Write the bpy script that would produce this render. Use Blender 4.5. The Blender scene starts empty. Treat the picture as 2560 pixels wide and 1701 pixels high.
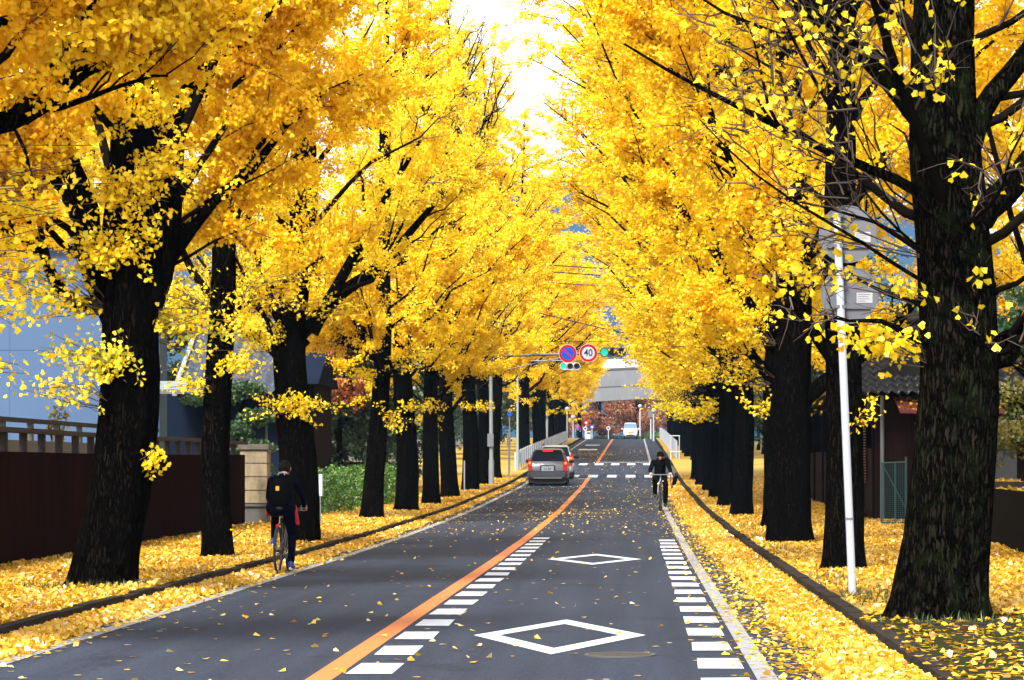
import bpy, bmesh, math, random
import numpy as np
from mathutils import Vector, Matrix
R = math.radians
rng = np.random.default_rng(7)
random.seed(7)
scene = bpy.context.scene
COL = scene.collection

# ------------------------------------------------------------------ camera, sky, sun, exposure
CAM_H = 1.51
F_PX, U0, V0 = 6850.0, 1587.0, 1167.0          # focal length and vanishing point measured on the 2560 px wide photograph
cam_d = bpy.data.cameras.new('camera'); cam = bpy.data.objects.new('camera', cam_d); COL.objects.link(cam)
cam.location = (0, 0, CAM_H); cam.rotation_euler = (R(90), 0, 0)
cam_d.sensor_width = 36; cam_d.lens = F_PX / 2560 * 36
cam_d.shift_x = -(U0 - 1280) / 2560; cam_d.shift_y = (V0 - 850.5) / 2560
cam_d.clip_start = 0.2; cam_d.clip_end = 12000
scene.camera = cam
SUN_EL, SUN_AZ = 50, 200                         # azimuth: compass degrees, 0 = +Y (down the road), clockwise
w = bpy.data.worlds.new('World'); scene.world = w; w.use_nodes = True
nt = w.node_tree; nt.nodes.clear()
wo = nt.nodes.new('ShaderNodeOutputWorld'); bg = nt.nodes.new('ShaderNodeBackground')
sky = nt.nodes.new('ShaderNodeTexSky'); sky.sky_type = 'NISHITA'; sky.sun_disc = False
sky.sun_elevation = R(SUN_EL); sky.sun_rotation = R(SUN_AZ); sky.dust_density = 1.5; sky.air_density = 1.0
hs = nt.nodes.new('ShaderNodeHueSaturation'); hs.inputs['Saturation'].default_value = 0.30
nt.links.new(sky.outputs[0], hs.inputs['Color']); nt.links.new(hs.outputs[0], bg.inputs[0])
bg.inputs[1].default_value = 0.12
nt.links.new(bg.outputs[0], wo.inputs[0])
sun_d = bpy.data.lights.new('sun', 'SUN'); sun_d.energy = 2.6; sun_d.angle = R(14); sun_d.color = (1, .95, .87)
sun = bpy.data.objects.new('sun', sun_d); COL.objects.link(sun)
sd = Vector((math.sin(R(SUN_AZ)) * math.cos(R(SUN_EL)), math.cos(R(SUN_AZ)) * math.cos(R(SUN_EL)), math.sin(R(SUN_EL))))
sun.rotation_euler = sd.to_track_quat('Z', 'Y').to_euler()
scene.view_settings.view_transform = 'Standard'; scene.view_settings.look = 'None'
scene.view_settings.exposure = 1.85; scene.view_settings.gamma = 1; scene.view_settings.use_curve_mapping = False
cy = scene.cycles
cy.use_denoising = True; cy.max_bounces = 10; cy.diffuse_bounces = 4; cy.transmission_bounces = 6; cy.glossy_bounces = 3
cy.sample_clamp_indirect = 6
try: cy.denoiser = 'OPENIMAGEDENOISE'
except Exception: pass

# ------------------------------------------------------------------ helpers
ZT = np.array([-60, 19.4, 44.3, 56.8, 73.4, 83.2, 118, 133.7, 156.8, 181.7, 234, 279, 300, 330, 400, 600, 3000])
ZV = np.array([0, 0, 0, .03, .13, .21, .66, .98, 1.58, 2.15, 3.35, 4.30, 4.52, 4.6, 4.6, 4.6, 4.6])
def zr(y): return np.interp(y, ZT, ZV)
def P(u, v, d):
    """photograph position (2560 px wide) at distance d along the road -> world point"""
    return Vector(((u - U0) * d / F_PX, d, CAM_H + (V0 - v) * d / F_PX))
def X(u, d): return (u - U0) * d / F_PX

def tag(o, label=None, cat=None, group=None, kind=None):
    if label: o['label'] = label
    if cat: o['category'] = cat
    if group: o['group'] = group
    if kind: o['kind'] = kind
    return o
def empty(name, loc=(0, 0, 0), rz=0):
    o = bpy.data.objects.new(name, None); COL.objects.link(o); o.location = loc; o.rotation_euler = (0, 0, rz)
    o.empty_display_size = .2
    return o
def link(name, me, parent=None):
    o = bpy.data.objects.new(name, me); COL.objects.link(o)
    if parent: o.parent = parent
    return o
def np_mesh(name, verts, quads, mats, tint=None, smooth=False, midx=None, k=4):
    me = bpy.data.meshes.new(name)
    verts = np.ascontiguousarray(verts, dtype=np.float32); quads = np.ascontiguousarray(quads, dtype=np.int32)
    nf = len(quads)
    me.vertices.add(len(verts)); me.vertices.foreach_set('co', verts.ravel())
    me.loops.add(nf * k); me.loops.foreach_set('vertex_index', quads.ravel())
    me.polygons.add(nf); me.polygons.foreach_set('loop_start', np.arange(0, nf * k, k, dtype=np.int32))
    me.polygons.foreach_set('loop_total', np.full(nf, k, dtype=np.int32))
    if smooth: me.polygons.foreach_set('use_smooth', np.ones(nf, dtype=bool))
    if midx is not None: me.polygons.foreach_set('material_index', np.asarray(midx, dtype=np.int32))
    for m in (mats if isinstance(mats, (list, tuple)) else [mats]): me.materials.append(m)
    if tint is not None:
        a = me.attributes.new('tint', 'FLOAT', 'POINT'); a.data.foreach_set('value', np.ascontiguousarray(tint, dtype=np.float32))
    me.update(calc_edges=True); me.validate()
    return me
class MB:
    """collects simple shapes into one mesh"""
    def __init__(s): s.v = []; s.f = []; s.m = []; s.sm = []
    def add(s, vs, fs, m=0, smooth=False):
        b = len(s.v); s.v += [tuple(x) for x in vs]; s.f += [tuple(b + i for i in f) for f in fs]
        s.m += [m] * len(fs); s.sm += [smooth] * len(fs); return s
    def box(s, lo, hi, m=0, bev=0.0):
        x0, y0, z0 = lo; x1, y1, z1 = hi
        if bev > 0:
            bm = bmesh.new(); bmesh.ops.create_cube(bm, size=1)
            for q in bm.verts: q.co = Vector((lo[i] + (q.co[i] + .5) * (hi[i] - lo[i]) for i in range(3)))
            bmesh.ops.bevel(bm, geom=bm.edges[:], offset=bev, segments=2, affect='EDGES')
            bm.verts.index_update()
            s.add([q.co[:] for q in bm.verts], [[q.index for q in f.verts] for f in bm.faces], m); bm.free(); return s
        return s.add([(x0, y0, z0), (x1, y0, z0), (x1, y1, z0), (x0, y1, z0), (x0, y0, z1), (x1, y0, z1), (x1, y1, z1), (x0, y1, z1)],
                     [(3, 2, 1, 0), (4, 5, 6, 7), (0, 1, 5, 4), (1, 2, 6, 5), (2, 3, 7, 6), (3, 0, 4, 7)], m)
    def tube(s, pts, rad, n=10, m=0, caps=True, smooth=True):
        pts = [Vector(p) for p in pts]; k = len(pts)
        rad = [rad] * k if not hasattr(rad, '__len__') else rad
        vs = []
        for i, p in enumerate(pts):
            t = (pts[min(i + 1, k - 1)] - pts[max(i - 1, 0)])
            t = t.normalized() if t.length > 1e-9 else Vector((0, 0, 1))
            ref = Vector((0, 0, 1)) if abs(t.z) < .9 else Vector((0, 1, 0))
            a = t.cross(ref).normalized(); b = t.cross(a)
            for j in range(n):
                an = 2 * math.pi * j / n; vs.append(p + (a * math.cos(an) + b * math.sin(an)) * rad[i])
        fs = [(i * n + j, i * n + (j + 1) % n, (i + 1) * n + (j + 1) % n, (i + 1) * n + j) for i in range(k - 1) for j in range(n)]
        s.add(vs, fs, m, smooth)
        if caps:
            s.add(vs[:n], [tuple(range(n))], m); s.add(vs[-n:], [tuple(range(n - 1, -1, -1))], m)
        return s
    def disc(s, c, r, axis='y', th=.01, n=32, m=0, mrim=None):
        """a coin; front face at c, thickness towards +axis"""
        c = Vector(c); vs = []
        for q in (0, th):
            for j in range(n):
                a = 2 * math.pi * j / n
                if axis == 'y': vs.append(c + Vector((math.cos(a) * r, q, math.sin(a) * r)))
                elif axis == 'x': vs.append(c + Vector((q, math.cos(a) * r, math.sin(a) * r)))
                else: vs.append(c + Vector((math.cos(a) * r, math.sin(a) * r, q)))
        s.add(vs, [tuple(range(n)), tuple(range(2 * n - 1, n - 1, -1))], m)
        return s.add(vs, [(j, n + j, n + (j + 1) % n, (j + 1) % n) for j in range(n)], m if mrim is None else mrim, True)
    def ring(s, c, r0, r1, axis='y', th=.01, n=36, m=0):
        c = Vector(c); vs = []
        for q in (0, th):
            for r in (r0, r1):
                for j in range(n):
                    a = 2 * math.pi * j / n
                    if axis == 'y': vs.append(c + Vector((math.cos(a) * r, q, math.sin(a) * r)))
                    elif axis == 'x': vs.append(c + Vector((q, math.cos(a) * r, math.sin(a) * r)))
                    else: vs.append(c + Vector((math.cos(a) * r, math.sin(a) * r, q)))
        fs = []
        for j in range(n):
            k = (j + 1) % n
            fs += [(j, n + j, n + k, k), (2 * n + j, 2 * n + k, 3 * n + k, 3 * n + j), (n + j, 3 * n + j, 3 * n + k, n + k), (j, k, 2 * n + k, 2 * n + j)]
        return s.add(vs, fs, m)
    def torus(s, c, r0, r1, axis='x', n=36, k=8, m=0):
        c = Vector(c); vs = []
        for i in range(n):
            a = 2 * math.pi * i / n
            for j in range(k):
                b = 2 * math.pi * j / k; rr = r0 + r1 * math.cos(b); h = r1 * math.sin(b)
                vs.append(c + (Vector((h, rr * math.cos(a), rr * math.sin(a))) if axis == 'x' else Vector((rr * math.cos(a), h, rr * math.sin(a)))))
        return s.add(vs, [(i * k + j, ((i + 1) % n) * k + j, ((i + 1) % n) * k + (j + 1) % k, i * k + (j + 1) % k) for i in range(n) for j in range(k)], m, True)
    def ball(s, c, r, n=12, m=0, sc=(1, 1, 1)):
        c = Vector(c); vs = []; h = n // 2 + 1
        for i in range(h + 1):
            t = math.pi * i / h
            for j in range(n):
                a = 2 * math.pi * j / n
                vs.append(c + Vector((math.sin(t) * math.cos(a) * r * sc[0], math.sin(t) * math.sin(a) * r * sc[1], math.cos(t) * r * sc[2])))
        return s.add(vs, [(i * n + j, (i + 1) * n + j, (i + 1) * n + (j + 1) % n, i * n + (j + 1) % n) for i in range(h) for j in range(n)], m, True)
    def prism(s, poly, a0, a1, axis='x', m=0):
        """poly in the other two axes, extruded from a0 to a1"""
        n = len(poly); vs = []
        for q in (a0, a1):
            for p in poly:
                vs.append((q, p[0], p[1]) if axis == 'x' else (p[0], q, p[1]) if axis == 'y' else (p[0], p[1], q))
        return s.add(vs, [tuple(range(n)), tuple(range(2 * n - 1, n - 1, -1))] + [(j, n + j, n + (j + 1) % n, (j + 1) % n) for j in range(n)], m)
    def build(s, name, mats, parent=None):
        me = bpy.data.meshes.new(name); me.from_pydata(s.v, [], s.f)
        for m in (mats if isinstance(mats, (list, tuple)) else [mats]): me.materials.append(m)
        me.polygons.foreach_set('material_index', s.m); me.polygons.foreach_set('use_smooth', s.sm)
        bm = bmesh.new(); bm.from_mesh(me); bmesh.ops.recalc_face_normals(bm, faces=bm.faces); bm.to_mesh(me); bm.free()
        me.update()
        return link(name, me, parent)

# ------------------------------------------------------------------ materials
def mat(name, col, rough=.6, metal=0, noise=0, nscale=8, col2=None, bump=0, bscale=40, emit=0, spec=None, stretch=None, coat=0):
    m = bpy.data.materials.new(name); m.use_nodes = True; t = m.node_tree; b = t.nodes['Principled BSDF']
    b.inputs['Base Color'].default_value = (*col, 1); b.inputs['Roughness'].default_value = rough; b.inputs['Metallic'].default_value = metal
    if spec is not None: b.inputs['Specular IOR Level'].default_value = spec
    if coat: b.inputs['Coat Weight'].default_value = coat
    if emit:
        b.inputs['Emission Color'].default_value = (*col, 1); b.inputs['Emission Strength'].default_value = emit
    tc = None
    if noise or bump:
        tc = t.nodes.new('ShaderNodeTexCoord'); src = tc.outputs['Object']
        if stretch:
            mp = t.nodes.new('ShaderNodeMapping'); mp.inputs['Scale'].default_value = stretch; t.links.new(src, mp.inputs[0]); src = mp.outputs[0]
    if noise:
        n = t.nodes.new('ShaderNodeTexNoise'); n.inputs['Scale'].default_value = nscale; n.inputs['Detail'].default_value = 6; n.inputs['Roughness'].default_value = .65
        t.links.new(src, n.inputs['Vector'])
        r = t.nodes.new('ShaderNodeValToRGB'); r.color_ramp.elements[0].position = .5 - .25; r.color_ramp.elements[1].position = .5 + .25
        c2 = col2 or tuple(c * (1 - noise) for c in col)
        r.color_ramp.elements[0].color = (*c2, 1); r.color_ramp.elements[1].color = (*col, 1)
        t.links.new(n.outputs['Fac'], r.inputs[0]); t.links.new(r.outputs[0], b.inputs['Base Color'])
    if bump:
        n2 = t.nodes.new('ShaderNodeTexNoise'); n2.inputs['Scale'].default_value = bscale; n2.inputs['Detail'].default_value = 5; t.links.new(src, n2.inputs['Vector'])
        bp = t.nodes.new('ShaderNodeBump'); bp.inputs['Strength'].default_value = bump; bp.inputs['Distance'].default_value = .02
        t.links.new(n2.outputs['Fac'], bp.inputs['Height']); t.links.new(bp.outputs[0], b.inputs['Normal'])
    return m
def ramp(t, stops):
    r = t.nodes.new('ShaderNodeValToRGB'); e = r.color_ramp.elements
    while len(e) < len(stops): e.new(.5)
    for q, (p, c) in zip(e, stops): q.position = p; q.color = (*c, 1)
    return r
def leaf_mat(name, stops, transl=.45, rough=.5, gloss=.06):
    """thin leaf: colour from the per-leaf attribute 'tint', diffuse both sides plus light passing through"""
    m = bpy.data.materials.new(name); m.use_nodes = True; t = m.node_tree; t.nodes.clear()
    out = t.nodes.new('ShaderNodeOutputMaterial'); at = t.nodes.new('ShaderNodeAttribute'); at.attribute_name = 'tint'
    r = ramp(t, stops); t.links.new(at.outputs['Fac'], r.inputs[0])
    d = t.nodes.new('ShaderNodeBsdfDiffuse'); tr = t.nodes.new('ShaderNodeBsdfTranslucent'); g = t.nodes.new('ShaderNodeBsdfGlossy'); g.inputs['Roughness'].default_value = rough
    mx = t.nodes.new('ShaderNodeMixShader'); mx.inputs[0].default_value = transl
    mg = t.nodes.new('ShaderNodeMixShader'); mg.inputs[0].default_value = gloss
    t.links.new(r.outputs[0], d.inputs[0]); t.links.new(r.outputs[0], tr.inputs[0])
    t.links.new(d.outputs[0], mx.inputs[1]); t.links.new(tr.outputs[0], mx.inputs[2])
    t.links.new(mx.outputs[0], mg.inputs[1]); t.links.new(g.outputs[0], mg.inputs[2]); t.links.new(mg.outputs[0], out.inputs[0])
    return m
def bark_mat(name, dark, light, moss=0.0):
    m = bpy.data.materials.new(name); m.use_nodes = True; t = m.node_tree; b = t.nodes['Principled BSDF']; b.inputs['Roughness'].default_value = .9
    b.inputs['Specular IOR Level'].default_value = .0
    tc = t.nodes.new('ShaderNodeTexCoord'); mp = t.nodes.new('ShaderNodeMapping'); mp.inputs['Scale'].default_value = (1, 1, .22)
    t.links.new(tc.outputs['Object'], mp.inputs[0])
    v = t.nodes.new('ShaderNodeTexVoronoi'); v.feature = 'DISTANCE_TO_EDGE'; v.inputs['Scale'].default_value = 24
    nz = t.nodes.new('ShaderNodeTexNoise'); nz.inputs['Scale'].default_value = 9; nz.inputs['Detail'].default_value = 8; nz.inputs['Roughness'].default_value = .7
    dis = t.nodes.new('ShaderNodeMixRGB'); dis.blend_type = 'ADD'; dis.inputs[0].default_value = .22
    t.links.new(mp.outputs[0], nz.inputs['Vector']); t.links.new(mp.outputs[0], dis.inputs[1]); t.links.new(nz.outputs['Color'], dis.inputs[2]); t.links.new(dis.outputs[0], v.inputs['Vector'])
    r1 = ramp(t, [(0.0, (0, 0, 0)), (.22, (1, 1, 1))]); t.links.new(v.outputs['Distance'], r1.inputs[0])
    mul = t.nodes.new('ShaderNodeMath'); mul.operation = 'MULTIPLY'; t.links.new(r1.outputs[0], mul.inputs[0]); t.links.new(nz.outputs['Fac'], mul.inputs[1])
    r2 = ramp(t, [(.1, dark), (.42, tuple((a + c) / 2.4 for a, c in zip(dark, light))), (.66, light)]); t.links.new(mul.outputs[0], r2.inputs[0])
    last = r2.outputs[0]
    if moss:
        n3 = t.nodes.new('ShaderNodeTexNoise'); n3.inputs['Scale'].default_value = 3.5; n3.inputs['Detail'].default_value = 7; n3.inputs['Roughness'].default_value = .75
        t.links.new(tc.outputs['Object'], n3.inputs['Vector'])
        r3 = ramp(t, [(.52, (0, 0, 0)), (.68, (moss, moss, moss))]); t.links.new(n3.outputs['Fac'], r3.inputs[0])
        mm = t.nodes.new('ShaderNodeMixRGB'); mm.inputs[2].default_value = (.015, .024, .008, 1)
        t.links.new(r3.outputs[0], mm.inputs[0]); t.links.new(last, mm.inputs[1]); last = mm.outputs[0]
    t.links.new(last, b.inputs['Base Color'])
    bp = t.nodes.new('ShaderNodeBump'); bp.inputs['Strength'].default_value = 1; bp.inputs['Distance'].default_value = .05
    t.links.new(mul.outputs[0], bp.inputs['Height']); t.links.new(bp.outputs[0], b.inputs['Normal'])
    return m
GINKGO = leaf_mat('ginkgo_leaf', [(0, (.82, .44, .004)), (.35, (.95, .66, .008)), (.65, (.97, .755, .016)), (.86, (.97, .82, .06)), (.90, (.62, .55, .03)), (1, (.26, .36, .03))], .45, .5, .025)
LITTER = leaf_mat('fallen_leaf', [(0, (.22, .085, .010)), (.2, (.55, .26, .008)), (.55, (.70, .42, .015)), (.9, (.72, .50, .07)), (1, (.74, .60, .24))], .25, .35, .1)
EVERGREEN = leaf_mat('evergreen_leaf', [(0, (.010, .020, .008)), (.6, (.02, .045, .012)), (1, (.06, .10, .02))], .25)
HEDGE = leaf_mat('hedge_leaf', [(0, (.010, .04, .006)), (.5, (.035, .14, .010)), (.8, (.12, .24, .02)), (1, (.34, .34, .04))], .3)
PINE = leaf_mat('pine_needle', [(0, (.010, .035, .012)), (1, (.05, .12, .03))], .2)
MAPLE = leaf_mat('red_maple_leaf', [(0, (.16, .03, .02)), (.4, (.32, .07, .02)), (.7, (.50, .16, .02)), (1, (.50, .05, .04))], .4)
RUST = leaf_mat('rust_leaf', [(0, (.10, .035, .02)), (.4, (.22, .07, .025)), (.7, (.36, .15, .03)), (1, (.30, .05, .05))], .35)
OLIVE = leaf_mat('olive_maple_leaf', [(0, (.13, .03, .01)), (.25, (.16, .14, .015)), (.7, (.32, .28, .03)), (1, (.12, .22, .04))], .4)
LEAFGREEN = leaf_mat('green_leaf', [(0, (.015, .07, .025)), (1, (.04, .16, .05))], .35)
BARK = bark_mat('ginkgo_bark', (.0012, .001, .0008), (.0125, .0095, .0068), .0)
BARKM = bark_mat('mossy_bark', (.0012, .001, .0009), (.021, .017, .0125), .7)
TWIG = mat('twig_bark', (.10, .065, .045), .85, noise=.6, nscale=6)
BOUGH = mat('bough_bark', (.008, .006, .0045), .95, spec=.0, noise=.6, nscale=9)

def asphalt():
    m = bpy.data.materials.new('asphalt'); m.use_nodes = True; t = m.node_tree; b = t.nodes['Principled BSDF']
    tc = t.nodes.new('ShaderNodeTexCoord'); b.inputs['Roughness'].default_value = .8; b.inputs['Specular IOR Level'].default_value = .18
    n1 = t.nodes.new('ShaderNodeTexNoise'); n1.inputs['Scale'].default_value = 70; n1.inputs['Detail'].default_value = 3
    n2 = t.nodes.new('ShaderNodeTexNoise'); n2.inputs['Scale'].default_value = .35; n2.inputs['Detail'].default_value = 5
    mp = t.nodes.new('ShaderNodeMapping'); mp.inputs['Scale'].default_value = (1.6, .25, 1)
    t.links.new(tc.outputs['Object'], n1.inputs['Vector']); t.links.new(tc.outputs['Object'], mp.inputs[0]); t.links.new(mp.outputs[0], n2.inputs['Vector'])
    r1 = ramp(t, [(.3, (.0060, .0082, .0145)), (.5, (.0172, .0242, .0405)), (.72, (.050, .063, .094))]); t.links.new(n1.outputs['Fac'], r1.inputs[0])
    r2 = ramp(t, [(.3, (.80, .80, .80)), (.7, (1.12, 1.12, 1.12))]); t.links.new(n2.outputs['Fac'], r2.inputs[0])
    mx = t.nodes.new('ShaderNodeMixRGB'); mx.blend_type = 'MULTIPLY'; mx.inputs[0].default_value = 1
    t.links.new(r1.outputs[0], mx.inputs[1]); t.links.new(r2.outputs[0], mx.inputs[2])
    n3 = t.nodes.new('ShaderNodeTexNoise'); n3.inputs['Scale'].default_value = 1.0; n3.inputs['Detail'].default_value = 4; n3.inputs['Roughness'].default_value = .6
    m3 = t.nodes.new('ShaderNodeMapping'); m3.inputs['Scale'].default_value = (3.2, .06, 1)
    t.links.new(tc.outputs['Object'], m3.inputs[0]); t.links.new(m3.outputs[0], n3.inputs['Vector'])
    r3 = ramp(t, [(.32, (.78, .78, .80)), (.5, (1, 1, 1)), (.7, (1.22, 1.22, 1.2))]); t.links.new(n3.outputs['Fac'], r3.inputs[0])      # polished wheel tracks
    n4 = t.nodes.new('ShaderNodeTexNoise'); n4.inputs['Scale'].default_value = 16; n4.inputs['Detail'].default_value = 3; t.links.new(tc.outputs['Object'], n4.inputs['Vector'])
    r4 = ramp(t, [(.3, (.72, .72, .72)), (.7, (1.3, 1.3, 1.3))]); t.links.new(n4.outputs['Fac'], r4.inputs[0])
    n5 = t.nodes.new('ShaderNodeTexNoise'); n5.inputs['Scale'].default_value = .9; n5.inputs['Detail'].default_value = 3; t.links.new(tc.outputs['Object'], n5.inputs['Vector'])
    r5 = ramp(t, [(.60, (1, 1, 1)), (.68, (.72, .72, .72))]); t.links.new(n5.outputs['Fac'], r5.inputs[0])                              # oil stains
    last = mx.outputs[0]
    for q in (r3, r4, r5):
        m_ = t.nodes.new('ShaderNodeMixRGB'); m_.blend_type = 'MULTIPLY'; m_.inputs[0].default_value = 1; t.links.new(last, m_.inputs[1]); t.links.new(q.outputs[0], m_.inputs[2]); last = m_.outputs[0]
    t.links.new(last, b.inputs['Base Color'])
    bp = t.nodes.new('ShaderNodeBump'); bp.inputs['Strength'].default_value = .5; bp.inputs['Distance'].default_value = .006
    t.links.new(n1.outputs['Fac'], bp.inputs['Height']); t.links.new(bp.outputs[0], b.inputs['Normal'])
    return m
def paint(name, col, wear=.45):
    """road paint worn through to the asphalt in patches"""
    m = bpy.data.materials.new(name); m.use_nodes = True; t = m.node_tree; b = t.nodes['Principled BSDF']; b.inputs['Roughness'].default_value = .6
    tc = t.nodes.new('ShaderNodeTexCoord')
    n1 = t.nodes.new('ShaderNodeTexNoise'); n1.inputs['Scale'].default_value = 5; n1.inputs['Detail'].default_value = 10; n1.inputs['Roughness'].default_value = .75
    n2 = t.nodes.new('ShaderNodeTexNoise'); n2.inputs['Scale'].default_value = 90; n2.inputs['Detail'].default_value = 2
    t.links.new(tc.outputs['Object'], n1.inputs['Vector']); t.links.new(tc.outputs['Object'], n2.inputs['Vector'])
    r = ramp(t, [(wear - .12, (.10, .10, .115)), (wear - .06, tuple(c * .8 for c in col)), (wear + .12, col)]); t.links.new(n1.outputs['Fac'], r.inputs[0])
    r2 = ramp(t, [(.25, (.72, .72, .72)), (.55, (1, 1, 1))]); t.links.new(n2.outputs['Fac'], r2.inputs[0])
    mx = t.nodes.new('ShaderNodeMixRGB'); mx.blend_type = 'MULTIPLY'; mx.inputs[0].default_value = .7
    t.links.new(r.outputs[0], mx.inputs[1]); t.links.new(r2.outputs[0], mx.inputs[2]); t.links.new(mx.outputs[0], b.inputs['Base Color'])
    return m
ASPH = asphalt()
WPAINT = paint('white_road_paint', (.50, .53, .58), .43)
GPAINT = paint('worn_white_road_paint', (.24, .25, .28), .44)
OPAINT = paint('orange_road_paint', (.52, .15, .032), .37)
KERB = mat('kerb_concrete', (.030, .024, .019), .95, spec=.08, noise=.6, nscale=5, bump=.4, bscale=25)
SOIL = mat('soil', (.10, .075, .04), .95, noise=.5, nscale=3, bump=.5)
MOSS = mat('mossy_paving', (.022, .028, .005), .95, spec=.05, noise=.55, nscale=2.2, col2=(.013, .012, .007), bump=.4, bscale=60)
CARPET = mat('matted_leaves', (.60, .34, .018), .8, noise=1, nscale=22, col2=(.34, .15, .010), bump=.8, bscale=30)
CARPETG = mat('matted_leaves_with_moss', (.55, .31, .02), .85, noise=1, nscale=6, col2=(.11, .10, .02), bump=.8, bscale=30)
STEELW = mat('white_painted_steel', (.44, .47, .53), .45, noise=.12, nscale=4)
STEELG = mat('grey_steel', (.16, .17, .185), .5, metal=.2, noise=.2, nscale=3)
SIGNBACK = mat('sign_back_aluminium', (.135, .142, .165), .6, noise=.15, nscale=5, spec=.1)
BLACKM = mat('black_plastic', (.012, .012, .014), .5)
CONC = mat('concrete', (.155, .163, .178), .85, noise=.28, nscale=1.2, bump=.15, bscale=20, stretch=(1, 1, .25))
CONCD = mat('dark_concrete', (.075, .075, .075), .9, noise=.4, nscale=3, bump=.2)

# ------------------------------------------------------------------ ground, road, kerbs
YS = np.unique(np.concatenate([np.arange(-20, 60, 2.0), np.arange(60, 340, 4.0), [350, 380, 420, 500, 700, 1200, 2600]]))
def strip(name, x0, x1, dz0, dz1, m, ys=YS, nx=2, label=None, jitter=0, kind='structure', cat=None):
    xs = np.linspace(x0, x1, nx); vs = []
    for y in ys:
        for i, x in enumerate(xs):
            t = i / (nx - 1); vs.append((x, y, zr(y) + dz0 + (dz1 - dz0) * t + (jitter * rng.normal() if jitter and 0 < i < nx - 1 else 0)))
    vs = np.array(vs); n = len(ys)
    q = np.array([(i * nx + j, i * nx + j + 1, (i + 1) * nx + j + 1, (i + 1) * nx + j) for i in range(n - 1) for j in range(nx - 1)])
    o = link(name, np_mesh(name, vs, q, m, smooth=True))
    return tag(o, label, cat or name.split('.')[0].replace('_', ' '), kind=kind)
strip('ground', -1500, 1500, -.06, -.06, SOIL, np.concatenate([YS, [3400]]), 9, 'bare brown ground reaching out behind the trees on both sides')
strip('road', -5.4, 2.0, 0, 0, ASPH, YS, 5, 'grey asphalt road running straight ahead and up to a crest')
LX, RX = -5.40, 2.0
def kerb(name, x0, x1, label):
    """row of kerb stones, each a metre long and a little out of line, in one sheet of stone"""
    mb = MB(); y = 8.0
    while y < 330:
        L = 1.0 if y < 70 else 4.0
        if not (136 < y < 155):
            j = random.uniform(-.012, .012); k = random.uniform(-.015, .01); za, zb = float(zr(y)), float(zr(y + L))
            a, b = x0 + j, x1 + j; t = .135 + k
            vs = [(a, y + .006, za - .08), (b, y + .006, za - .08), (b, y + L - .006, zb - .08), (a, y + L - .006, zb - .08)]
            s = 1 if x0 > 0 else -1
            fa = a + (.025 if s > 0 else 0); fb = b - (0 if s > 0 else .025)
            vs += [(fa, y + .006, za + t), (fb, y + .006, za + t), (fb, y + L - .006, zb + t), (fa, y + L - .006, zb + t)]
            mb.add(vs, [(3, 2, 1, 0), (4, 5, 6, 7), (0, 1, 5, 4), (1, 2, 6, 5), (2, 3, 7, 6), (3, 0, 4, 7)])
        y += L
    return tag(mb.build(name, KERB), label, 'kerb', kind='structure')
kerb('kerb', RX, RX + .17, 'dark stone kerb along the wide leaf drift beside the white sign pole')
kerb('kerb', LX - .15, LX, 'dark stone kerb along the pavement with the brown fence')
strip('pavement', LX - 8, LX - .15, .16, .115, CARPETG, YS, 12, 'raised pavement under yellow leaves beside the brown fence')
strip('pavement', RX + .17, RX + 9, .115, .16, CARPETG, YS[YS >= 26], 12, 'raised pavement under yellow leaves beside the white sign pole')
strip('pavement', RX + .17, RX + 45, .12, .25, MOSS, np.array([-20., 0, 10, 15, 20, 24.2, 25.9]), 12, 'green mossy paving in front of the thick bare ginkgo')
mb = MB(); mb.box((RX + .18, 23.95, .0), (5.2, 24.15, .135)); tag(mb.build('kerb', KERB), 'thin stone edging across the mossy paving at the thick ginkgo', 'kerb', kind='structure')

def sheet(name, polys, m, dz, label, kind='structure', cat='road marking'):
    """flat painted polygons lying on the road: each a list of (x,y)"""
    mb = MB()
    for p in polys: mb.add([(x, y, float(zr(y)) + dz) for x, y in p], [tuple(range(len(p)))])
    return tag(mb.build(name, m), label, cat, kind=kind)
def longline(x, wd, y0, y1, step=2.0):
    out = []; ys = np.unique(np.concatenate([np.arange(y0, y1, step), [y1], [q for q in YS if y0 < q < y1]]))
    for a, b in zip(ys[:-1], ys[1:]): out.append([(x - wd / 2, a), (x + wd / 2, a), (x + wd / 2, b), (x - wd / 2, b)])
    return out
XO, XR, XL = -2.237, .942, -4.87
sheet('edge_line', longline(XR, .15, 5, 133) + longline(XR, .15, 158, 300), GPAINT, .004, 'worn white line along the leaf drift on the sign pole side')
sheet('edge_line', longline(XL, .15, 5, 133) + longline(XL, .15, 158, 300), GPAINT, .004, 'worn white line beside the cyclist in navy')
sheet('centre_line', longline(XO, .19, 5, 132.5) + longline(XO, .19, 157.5, 330), OPAINT, .004, 'solid orange line between the two lanes')
# deceleration dashes on both sides of the lane
polys = []
def dash(xa, y, wd=.325, t=1.08):
    j = lambda: random.uniform(-.012, .012)
    polys.append([(xa + j(), y + j()), (xa + wd + j(), y + j()), (xa + wd + j(), y + t + j() * 3), (xa + j(), y + t + j() * 3)])
for k in range(-2, 18):
    dash(-2.095, 21.93 + 2.0 * k); dash(.48, 20.45 + 2.0 * k)
sheet('lane_dashes', polys, WPAINT, .0045, 'two rows of short white dashes flanking the lane with the diamonds')
def diamond(yc, xc):
    hw, hl, b = .77, 2.5, .18
    T, Rr, B, L = (xc, yc + hl), (xc + hw, yc), (xc, yc - hl), (xc - hw, yc)
    def inner(k): return (xc, yc + hl * k), (xc + hw * k, yc), (xc, yc - hl * k), (xc - hw * k, yc)
    k = .70; t, r, bo, l = inner(k)
    return [[L, T, t, l], [T, Rr, r, t], [Rr, B, bo, r], [B, L, l, bo]]
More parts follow.
